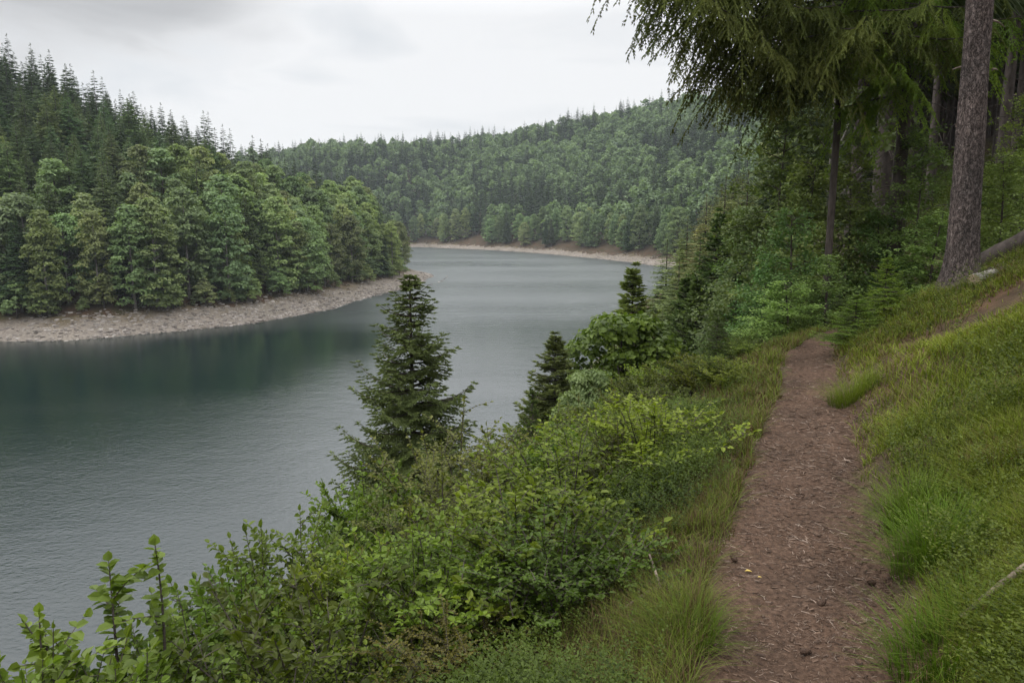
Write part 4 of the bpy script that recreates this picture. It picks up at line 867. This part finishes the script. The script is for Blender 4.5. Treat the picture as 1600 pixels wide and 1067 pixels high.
shr = [ # key, px, py_top, t, width factor, tint, label
 ('hazel', 165, 850, 3.5, 1.25, (1.1, 1.05, 1), 'upright hazel shoots with round leaves standing clear against the water'),
 ('hazel2', 60, 930, 3.3, .9, (1, 1, 1), 'low hazel bush below the upright shoots in the bottom corner'),
 ('hazel2', 5, 975, 3.0, .8, (1.1, 1.1, .9), 'hazel twigs at the very bottom corner beside the water'),
 ('leafy', 110, 985, 3.2, 1.1, (1, 1, .9), 'leafy bush filling the corner below the upright hazel shoots'),
 ('hazel2', 215, 985, 3.4, 1.1, (.9, 1, .9), 'hazel bush spreading at the bottom between the corner and the wide leafy bush'),
 ('leafy', 300, 885, 4.0, .8, (.95, .95, .9), 'dark leafy shrub beside the upright hazel shoots'),
 ('hazel2', 360, 838, 4.5, .9, (.9, .95, .9), 'round hazel bush in front of the water, second from the upright shoots'),
 ('leafy', 440, 775, 5.2, .85, (.9, .95, .9), 'leafy shrub with pointed shoots just below the tall spruce'),
 ('leafy', 500, 835, 4.8, .8, (1, 1, .9), 'leafy shrub leaning between the pointed shoots and the bright shrub'),
 ('leafy', 578, 690, 7.0, .85, (1.0, 1.1, 1.0), 'tall bright green leafy shrub at the foot of the lone spruce'),
 ('hazel2', 555, 770, 6.0, .9, (.9, 1.05, .9), 'broad green shrub under the tall bright one'),
 ('olive', 725, 622, 7.0, 1.15, (1, 1, 1), 'yellowish olive shrub with fine leaves in front of the lone spruce'),
 ('olive', 690, 690, 6.0, 1.0, (.85, .9, .8), 'olive shrub with bare dark stems showing'),
 ('sparse', 790, 600, 7.2, 1.0, (.9, 1, .9), 'thin sprigs rising against the bright water beside the olive shrub'),
 ('olive', 640, 790, 5.2, .8, (.9, .95, .8), 'drooping olive shrub in the middle of the bank'),
 ('leafy', 620, 880, 4.2, .8, (.8, .9, .8), 'shaded leafy shrub under the drooping olive one'),
 ('hazel2', 430, 925, 3.8, .9, (.9, 1, .9), 'wide leafy bush with an arching dark stem'),
 ('fine2', 870, 640, 8.5, 1.1, (.9, .9, .8), 'low fine leaved bush below the small conical spruce'),
 ('olive', 905, 610, 9.5, .8, (.9, .85, .8), 'brown tinged bush along the upper edge of the bank'),
 ('olive', 985, 572, 10.5, .8, (.95, .95, .8), 'dull olive bush between the round bush and the path'),
 ('fine2', 940, 640, 7.8, 1.2, (.75, .85, .7), 'bright bilberry mound in the middle of the bank'),
 ('fine', 1030, 600, 8.8, 1.2, (.85, .8, .7), 'grey green mound of fine leaves near the path'),
 ('fine2', 870, 700, 6.4, 1.2, (.8, .95, .8), 'bright green mound with a dark hollow beside it'),
 ('fine', 980, 700, 6.2, 1.2, (1, 1, .9), 'dark green mound nearest the edge of the path'),
 ('fine', 800, 760, 5.4, 1.3, (.85, .9, .8), 'shaded mound under the olive shrub'),
 ('fine2', 910, 770, 5.0, 1.1, (.7, .8, .7), 'leafy mound in front of the dark hollow'),
 ('fine', 1075, 640, 7.6, .9, (.9, .85, .8), 'small mound at the turn of the grassy edge'),
 ('fine', 720, 850, 4.3, 1.2, (.95, 1, .9), 'dark mound halfway down the foreground bank'),
 ('fine2', 600, 935, 3.6, 1.0, (.85, .95, .8), 'glossy leaved mound in the lower foreground'),
 ('fine2', 740, 930, 3.4, 1.0, (.8, .9, .8), 'glossy mound just beside the grass tuft'),
 ('fine', 520, 985, 3.0, .9, (1, 1, .9), 'leafy mound at the bottom between hazel and bilberry'),
 ('fern', 1060, 560, 11.5, 1, (1, 1, 1), '')]
for n, (key, px, py, t_, wf, tint, lab) in enumerate(shr):
    if key == 'fern': continue
    me_f, me_s, H0 = SH[key]; x_, y_, g_, h_ = spot(px, py-(26 if t_ > 4.6 and px < 780 else 8), t_); h_ = max(h_, .35); k = h_/H0
    kw = wf*max(.75, min(1.3, k))
    nm = {'hazel': 'hazel_shrub', 'hazel2': 'hazel_shrub', 'leafy': 'leafy_shrub', 'olive': 'olive_shrub', 'sparse': 'thin_shrub', 'fine': 'bilberry_bush', 'fine2': 'bilberry_bush'}[key]
    plant(nm, lab, (me_f, me_s), (x_, y_, g_-.03), n*2.1, (kw, kw, k), tint)
x, y = scatter(-9, 12, 1.0, 16, .66, rb); z, s, k, dl, df, w = terr(x, y); rr_ = np.hypot(x, y); q = x/y*F+800
ok = (s < -w-.55) & (s > -7.5) & (rr_ > 2.5) & (q > -330) & (q < 1300) & (rb.random(len(x)) < .8); x, y, z, s, q, rr_ = [v[ok] for v in (x, y, z, s, q, rr_)]
TS = []
for i in np.argsort(rr_):
    key = str(rb.choice(['fine', 'fine2', 'fine', 'leafy', 'olive', 'hazel2'], p=[.18, .20, .08, .24, .16, .14])); me_f, me_s, H0 = SH[key]
    h_ = rb.uniform(.35, 1.05)*(1 if rr_[i] < 5.5 else .62)*min(1.35, .45+.5*abs(s[i]+w[i]))*(1.15 if rr_[i] > 6 else 1); k = h_/H0; kw = min(1.1, max(.6, k*1.25)) if key in ('fine', 'fine2') else max(.5, k*1.1)
    vv = rb.uniform(.5, 1.35); ti = 0 if vv < .85 else 1
    nm = {'hazel2': 'hazel_shrub', 'leafy': 'leafy_shrub', 'olive': 'olive_shrub', 'fine': 'bilberry_bush', 'fine2': 'bilberry_bush'}[key]
    o = plant(nm, 'x', (me_f, me_s), (x[i], y[i], z[i]-.03), rb.random()*6.28, (kw, kw, k), (vv*rb.uniform(.85, 1.15), vv, vv*.8))
    TS.append((o, 'C' if 'fine' in key else 'B', rr_[i], q[i], ['dark', 'fresh green'][ti]))
rows(TS, 2.6, 1.1, 'of the lakeside bank shrubs', 'on the lakeside bank', ('small leaved bush', 'leafy shrub'))
for e_ in TS: e_[0]['category'] = 'shrub'
print('shrubs', len(TS), time.time()-T0)

# ------------------------------------------------------------------ ground cover, grass, litter (nobody could count them)
ru = np.random.default_rng(99)
def sprig(seed, H, n, L, shape='d', wl=.6, curve=.1):
    r = np.random.default_rng(seed); m_ = MB(); C = bez((0, 0, 0), (curve*.3, 0, H*.6), (curve, 0, H), 6)
    for off in range(3):
        a = r.random()*6.28; e = np.array([math.cos(a), math.sin(a), 0])*H*.3; k = n//3
        Q = C[2+off]+(e+[0, 0, H*.35])*np.linspace(.1, 1, k)[:, None]; al = np.where(np.arange(k) % 2, 1, -1)[:, None]
        sd = nrm(np.cross(e, [0, 0, 1.])); D = sd*al+nrm(e)*.5+[0, 0, .3]+r.normal(size=(k, 3))*.3
        ll = L*r.uniform(.7, 1.2, k); leaves(m_, Q, D, np.array([0, 0, 1.])+r.normal(size=(k, 3))*.35, ll, ll*wl, np.clip(.25+.5*np.linspace(0, 1, k)+.25*r.random(k), 0, 1), shape, .15)
    w_ = MB(); w_.add([(0.003, 0, 0), (-.003, 0, 0), (C[3][0]-.002, 0, C[3][2]), (C[3][0]+.002, 0, C[3][2])], [[0, 1, 2, 3]], .1)
    V1, F1, T1 = to_proto(m_); V2, F2, T2 = to_proto(w_); return np.vstack([V1, V2]), np.vstack([F1, F2+len(V1)]), np.concatenate([T1, T2])
def polar(n, r0, r1, px0, px1, p=1.0):
    """area-thinning scatter: denser near the path's walker"""
    r = r0*(r1/r0)**(ru.random(n)**p); q_ = ru.uniform(px0, px1, n); a = np.arctan((q_-800)/F/CP); return r*np.sin(a), r*np.cos(a), r
x, y, r = polar(40000, 1.4, 26, -250, 1500, .85)
z, s, k, dl, df, w = terr(x, y)
pn = fbm(x/1.1, y/1.1, 55)
ok = (k == 0) & (s < -w-.12-.30*(ru.random(len(x))**2)) & (z > 2.6)
ok &= (ru.random(len(x)) < np.clip(.3+(-s-w)*.35+1.2*pn, .12, .9))
x, y, r, z, s, pn = [v[ok] for v in (x, y, r, z, s, pn)]
mb = MB(); hh = np.clip(.26+.22*pn, .12, .5)*np.clip(.45+(-s)*.35, .45, 1)
protos = [sprig(800+i_, .5, 27, .034 if i_ < 3 else .042, 'l' if i_ % 2 else 'd') for i_ in range(5)]
pr = ru.integers(0, 5, len(x))
for v in range(5):
    m_ = pr == v; kk = m_.sum(); sc_ = np.clip(hh[m_]/.5, .35, 1.4)*np.clip(r[m_]/7, 1, 2.2)**.5
    inst(mb, protos[v], np.column_stack([x[m_], y[m_], z[m_]-.02]), ru.random(kk)*6.28, sc_, ru.normal(size=(kk, 2))*.2-[.15, 0], .5*fbm(x[m_]/.8, y[m_]/.8, 56)+ru.uniform(-.12, .12, kk))
o = link('undergrowth', mb.mesh('undergrowth', M['bilberry'])); tag(o, 'bilberry and low leafy plants covering the bank', 'undergrowth', kind='stuff'); o.color = (.68, .72, .7, 1)
print('undergrowth', len(x), time.time()-T0)
x, y, r = polar(26000, 9, 45, 1000, 1700, .9); z, s, k, dl, df, w = terr(x, y)
ok = (k == 0) & ((s > 1.2) & (r > 12+4*(x/y > .6)) | (s < -1) & (r > 14) & (s > -12)); x, y, z, r = [v[ok] for v in (x, y, z, r)]
mb = MB(); pr = ru.integers(0, 5, len(x))
for v in range(5):
    m_ = pr == v; kk = m_.sum(); inst(mb, protos[v], np.column_stack([x[m_], y[m_], z[m_]-.05]), ru.random(kk)*6.28, ru.uniform(.5, 1.1, kk)*np.clip(r[m_]/16, 1, 2), ru.normal(size=(kk, 2))*.2, ru.uniform(-.3, .2, kk))
o = link('forest_floor_plants', mb.mesh('forest_floor_plants', M['bilberry'])); tag(o, 'low dark bilberry and seedlings covering the floor of the wood', 'undergrowth', kind='stuff')
def blade(seed, nseg=3, bend=.5):
    r = np.random.default_rng(seed); u = np.linspace(0, 1, nseg+1); c = np.stack([bend*u**1.8, 0*u, u*(1-.28*bend*u)], 1); wd = .5*(1-u**1.5)+.02
    V_ = np.concatenate([c+np.array([0, 1, 0])*wd[:, None], c-np.array([0, 1, 0])*wd[:, None]])
    f = np.array([[i_, i_+1, nseg+2+i_, nseg+1+i_] for i_ in range(nseg)]); return V_, f, np.concatenate([.25+.6*u]*2)
BL = [blade(i_, 3, b_) for i_, b_ in enumerate((.25, .6, .95, 1.3))]
def grass(name, mat, x, y, z, length, width, dt, label, lean=None, parent=None):
    m_ = MB(); pr = ru.integers(0, 4, len(x))
    for v in range(4):
        q_ = pr == v; kk = q_.sum(); L_ = length[q_]
        a = ru.random(kk)*6.28
        if lean is not None: a = lean+ru.normal(size=kk)*1.6
        inst(m_, BL[v], np.column_stack([x[q_], y[q_], z[q_]-.01]), a, np.stack([L_, width[q_], L_], 1), None, dt[q_])
    o_ = link(name, m_.mesh(name, mat)); return o_
x, y, r = polar(330000, 1.6, 16, 1150, 2050, .8)
z, s, k, dl, df, w = terr(x, y); edge = .08*vn(x/.15, y/.15, 12)+.10*vn(x/.5, y/.5, 13)
bare = sstep(.12, .3, fbm(x/1.6+3, y/1.6, 66))
hx, _ = hit(1552, 482); dbare = np.hypot((x-hx[0])/1.3, (y-hx[1]+.1)/.62)
pg = np.clip((s-w-edge)/.22, 0, 1)*(1-.75*bare)*(1-.99*np.exp(-dbare**4))
ok = (k == 0) & (s > w) & (ru.random(len(x)) < pg) & (s < 9); x, y, r, z, s, w = [v[ok] for v in (x, y, r, z, s, w)]
tuft = fbm(x/.22, y/.22, 14); L_ = np.clip(.085+.10*tuft+.05*ru.random(len(x)), .03, .24)*np.clip(.55+(s-w)*1.2, .5, 1)*np.clip(r/5, 1, 1.4)*(.4+.6*(1-np.exp(-(np.hypot(x-hx[0], y-hx[1])/1.6)**2)))
dry = (ru.random(len(x)) < .10+.3*sstep(.0, .3, fbm(x/.9, y/.9, 67))+.25*sstep(6, 9, r)); wd = .0035*np.clip(r/3, 1, 3.2)*ru.uniform(.7, 1.3, len(x))
dt = .5*fbm(x/.7, y/.7, 15)+.35*fbm(x/.16, y/.16, 35)-.05+ru.uniform(-.28, .28, len(x))
o = grass('grass', M['grass'], x[~dry], y[~dry], z[~dry], L_[~dry], wd[~dry], dt[~dry], '', math.radians(195)); tag(o, 'soft green grass on the slope above the path', 'grass', kind='stuff')
o = grass('dry_grass', M['dry'], x[dry], y[dry], z[dry], L_[dry]*.9, wd[dry], dt[dry], '', math.radians(195)); tag(o, 'straw coloured dry grass among the green', 'grass', kind='stuff')
# fringe on the lake side of the path
x, y, r = polar(150000, 1.6, 13, 850, 1330, .8); z, s, k, dl, df, w = terr(x, y); e = .10*vn(x/.3, y/.3, 17)
ok = (s < -w-.03+e) & (s > -w-1.1) & (ru.random(len(x)) < np.clip((-s-w+.04)/.10, .03, 1)*(.4+.6*sstep(-.1, .2, fbm(x/.35, y/.35, 18)))*np.exp(-np.clip(-s-w-.35, 0, 9)*2.2)); x, y, r, z = [v[ok] for v in (x, y, r, z)]
L_ = np.clip(.10+.13*fbm(x/.25, y/.25, 19)+.06*ru.random(len(x)), .04, .3); dry = ru.random(len(x)) < .55
wd = .0032*np.clip(r/3, 1, 3)*ru.uniform(.7, 1.3, len(x)); dt = ru.uniform(-.3, .1, len(x))
o = grass('fringe_grass', M['grass'], x[~dry], y[~dry], z[~dry], L_[~dry], wd[~dry], dt[~dry], ''); tag(o, 'thin green grass along the lake side of the path', 'grass', kind='stuff'); o.color = (.8, .8, .8, 1)
o = grass('fringe_dry_grass', M['dry'], x[dry], y[dry], z[dry], L_[dry]*.9, wd[dry], dt[dry], ''); tag(o, 'withered brown grass along the lake side of the path', 'grass', kind='stuff'); o.color = (.6, .55, .5, 1)
x, y, r = polar(6000, 1.6, 10, 1300, 2050, .8); z, s, k, dl, df, w = terr(x, y)
ok = (k == 0) & (s > w+.12) & (fbm(x/.7, y/.7, 91)+.10*ru.random(len(x)) > .02); x, y, z, r = [v[ok] for v in (x, y, z, r)]
mb = MB(); pr = ru.integers(0, 5, len(x))
for v in range(5):
    m_ = pr == v; kk = m_.sum(); inst(mb, protos[v], np.column_stack([x[m_], y[m_], z[m_]-.03]), ru.random(kk)*6.28, ru.uniform(.22, .45, kk)*np.clip(r[m_]/4, 1, 1.5), ru.normal(size=(kk, 2))*.25, ru.uniform(-.3, .1, kk))
o = link('ground_plants', mb.mesh('ground_plants', M['shrub'])); tag(o, 'small low leafy plants growing between the grass above the path', 'ground plants', kind='stuff'); o.color = (.75, .72, .6, 1)
# grass tufts
def tuft_obj(px, py, n, L0, rad_, lab, tint, lean=None):
    h_, _ = hit(px, py); a = ru.random(n)*6.28; rr = rad_*np.sqrt(ru.random(n)); m_ = MB(); pr = ru.integers(0, 4, n)
    ang = a+ru.normal(size=n)*.5
    for v in range(4):
        q_ = pr == v; kk = q_.sum(); L2 = L0*ru.uniform(.55, 1.1, kk); xx, yy = rr[q_]*np.cos(a[q_]), rr[q_]*np.sin(a[q_])
        zz = terr(h_[0]+xx, h_[1]+yy)[0]-h_[2]
        inst(m_, BL[v], np.column_stack([xx, yy, zz-.01]), ang[q_], np.stack([L2, .0036*np.ones(kk), L2], 1), None, ru.uniform(-.15, .2, kk))
    o_ = link('grass_tuft', m_.mesh('grass_tuft', M['grass']), None, h_); o_.color = (*tint, 1); tag(o_, lab, 'grass tuft')
tuft_obj(1075, 1010, 420, .20, .12, 'bright green grass tuft on the lake side of the path in the foreground', (.42, .62, .40))

tuft_obj(1460, 860, 900, .26, .16, 'dark green grass tuft spilling down towards the path', (.5, .75, .5))
tuft_obj(1430, 800, 700, .24, .14, 'grass tuft just uphill of the dark one beside the path', (.6, .8, .55))
tuft_obj(930, 880, 500, .34, .10, 'long bladed arching grass clump in the undergrowth', (.5, .6, .4))
tuft_obj(1330, 625, 700, .26, .18, 'soft rounded grass hummock bulging into the path', (.8, .85, .7))
tuft_obj(1480, 1020, 700, .22, .18, 'leafy green grass clump in the bottom corner beside the path', (.55, .8, .5))
# litter on the path
def stick(seed):
    r = np.random.default_rng(seed); m_ = MB(); C = bez((-.5, 0, .02), (0, r.uniform(-.5, .5), .12), (.5, 0, .02), 4); tube(m_, C, .035, 3, .5, cap=False); return to_proto(m_)
def flake():
    return np.array([(-.5, -.2, 0), (.4, -.3, .06), (.5, .25, .1), (-.3, .3, .02)]), np.array([[0, 1, 2, 3]]), np.full(4, .5)
x, y, r = polar(95000, 1.5, 13, 950, 1560, .8); z, s, k, dl, df, w = terr(x, y)
ok = (np.abs(s) < w+.35+.2*ru.random(len(x))) & (ru.random(len(x)) < .35+.65*sstep(-.25, .25, fbm(x/.3, y/.3, 25))); x, y, r, z, s, w = [v[ok] for v in (x, y, r, z, s, w)]
z = z+np.where(np.abs(s) < w+.2, .012*vn(x/.05, y/.05, 90)+.02*vn(x/.16, y/.16, 91), 0)
mb = MB(); pr = ru.integers(0, 5, len(x))
for v in range(5):
    m_ = pr == v; kk = m_.sum(); ln_ = .007+.026*ru.random(kk)**2.4; ln_ *= np.clip(r[m_]/3, 1, 1.8)
    inst(mb, stick(v) if v < 4 else flake(), np.column_stack([x[m_], y[m_], z[m_]+.003]), ru.random(kk)*6.28, np.stack([ln_, ln_*(.9 if v < 4 else .5), ln_], 1), ru.normal(size=(kk, 2))*.3, ru.uniform(-.5, .45, kk) if v < 4 else ru.uniform(-.45, .1, kk))
tag(link('litter', mb.mesh('litter', M['litter'])), 'dry needles, chips and twigs scattered on the path', 'litter', kind='stuff')
# litter on the bare patch by the trunk
# cones, leaves, pebbles on the path
def cone_mesh():
    m_ = MB(); m_.add(*[np.array([(math.cos(a)*r_*.5, math.sin(a)*r_*.5, z_) for z_, r_ in zip(np.linspace(-.5, .5, 9), (.15, .55, .8, .9, .9, .8, .65, .45, .15)) for a in np.linspace(0, 6.283, 9)[:-1]]), [[i_*8+j_, i_*8+(j_+1) % 8, i_*8+8+(j_+1) % 8, i_*8+8+j_] for i_ in range(8) for j_ in range(8)]], .4)
    k = 130; z_ = np.linspace(-.42, .48, k); a = np.arange(k)*2.4; r_ = np.interp(z_, [-.5, -.3, 0, .3, .5], [.2, .42, .47, .35, .12])
    leaves(m_, np.stack([np.cos(a)*r_*.8, np.sin(a)*r_*.8, z_], 1), np.stack([np.cos(a)*.6, np.sin(a)*.6, .8+0*a], 1), np.stack([np.cos(a), np.sin(a), -.3+0*a], 1), .16, .16, np.random.default_rng(1).random(k), 'd', .1)
    return m_.mesh('spruce_cone', M['cone'])
CM = cone_mesh()
for px, py, s_, lab in [(1147, 876, .030, 'dark spruce cone at the lake side edge of the path'), (1284, 946, .030, 'spruce cone lying in the middle of the path'), (1258, 1022, .027, 'lowest spruce cone on the path near the bottom'), (1362, 914, .027, 'small spruce cone near the grassy edge of the path')]:
    h_, _ = hit(px, py); o_ = link('spruce_cone', CM, None, h_+[0, 0, s_*.4]); o_.rotation_euler = (1.4, .2, px); o_.scale = (s_, s_, s_*1.5); tag(o_, lab, 'cone', 'spruce cones on the path')
for px, py, s_, lab in [(1170, 896, .034, 'curled yellow leaf beside the dark cone on the path'), (1190, 905, .02, 'tiny yellow leaf just beside the larger curled one')]:
    h_, _ = hit(px, py); m_ = MB(); leaves(m_, np.zeros((1, 3)), np.array([[1, -.3, .15]]), np.array([[0, 0, 1.]]), s_, s_*.5, .6, 'l', .3); tag(link('fallen_leaf', m_.mesh('fallen_leaf', M['yellow']), None, h_+[-.02, 0, .012]), lab, 'leaf')
print('done', time.time()-T0, sum(len(o.data.polygons) for o in bpy.data.objects if o.type == 'MESH' and o.data.users == 1))
# ------------------------------------------------------------------ the far woods, one mass
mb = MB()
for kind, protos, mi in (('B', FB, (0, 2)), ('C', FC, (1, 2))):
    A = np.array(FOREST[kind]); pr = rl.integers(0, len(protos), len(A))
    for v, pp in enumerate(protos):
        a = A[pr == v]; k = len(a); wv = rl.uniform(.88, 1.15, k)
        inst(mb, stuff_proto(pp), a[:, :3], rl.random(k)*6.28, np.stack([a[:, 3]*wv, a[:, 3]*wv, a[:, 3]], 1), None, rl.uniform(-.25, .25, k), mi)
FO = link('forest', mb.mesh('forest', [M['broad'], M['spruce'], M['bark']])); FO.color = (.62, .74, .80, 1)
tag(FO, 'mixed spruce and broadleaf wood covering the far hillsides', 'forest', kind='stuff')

# ------------------------------------------------------------------ thin air
hz, t = new_mat('haze'); pv = nd(t, 'ShaderNodeVolumePrincipled'); pv.inputs['Color'].default_value = (.78, .86, .95, 1); pv.inputs['Density'].default_value = .00022
o = nd(t, 'ShaderNodeOutputMaterial'); lk(t, pv.outputs[0], o.inputs['Volume'])
mb = MB(); mb.add([(sx_*960, sy_*960, z_) for z_ in (-6, 105) for sy_ in (-1, 1) for sx_ in (-1, 1)], [[0, 2, 3, 1], [4, 5, 7, 6], [0, 1, 5, 4], [2, 6, 7, 3], [0, 4, 6, 2], [1, 3, 7, 5]])
if HAZE: tag(link('haze', mb.mesh('haze', hz)), 'thin bluish haze filling the valley air', 'haze', kind='stuff')
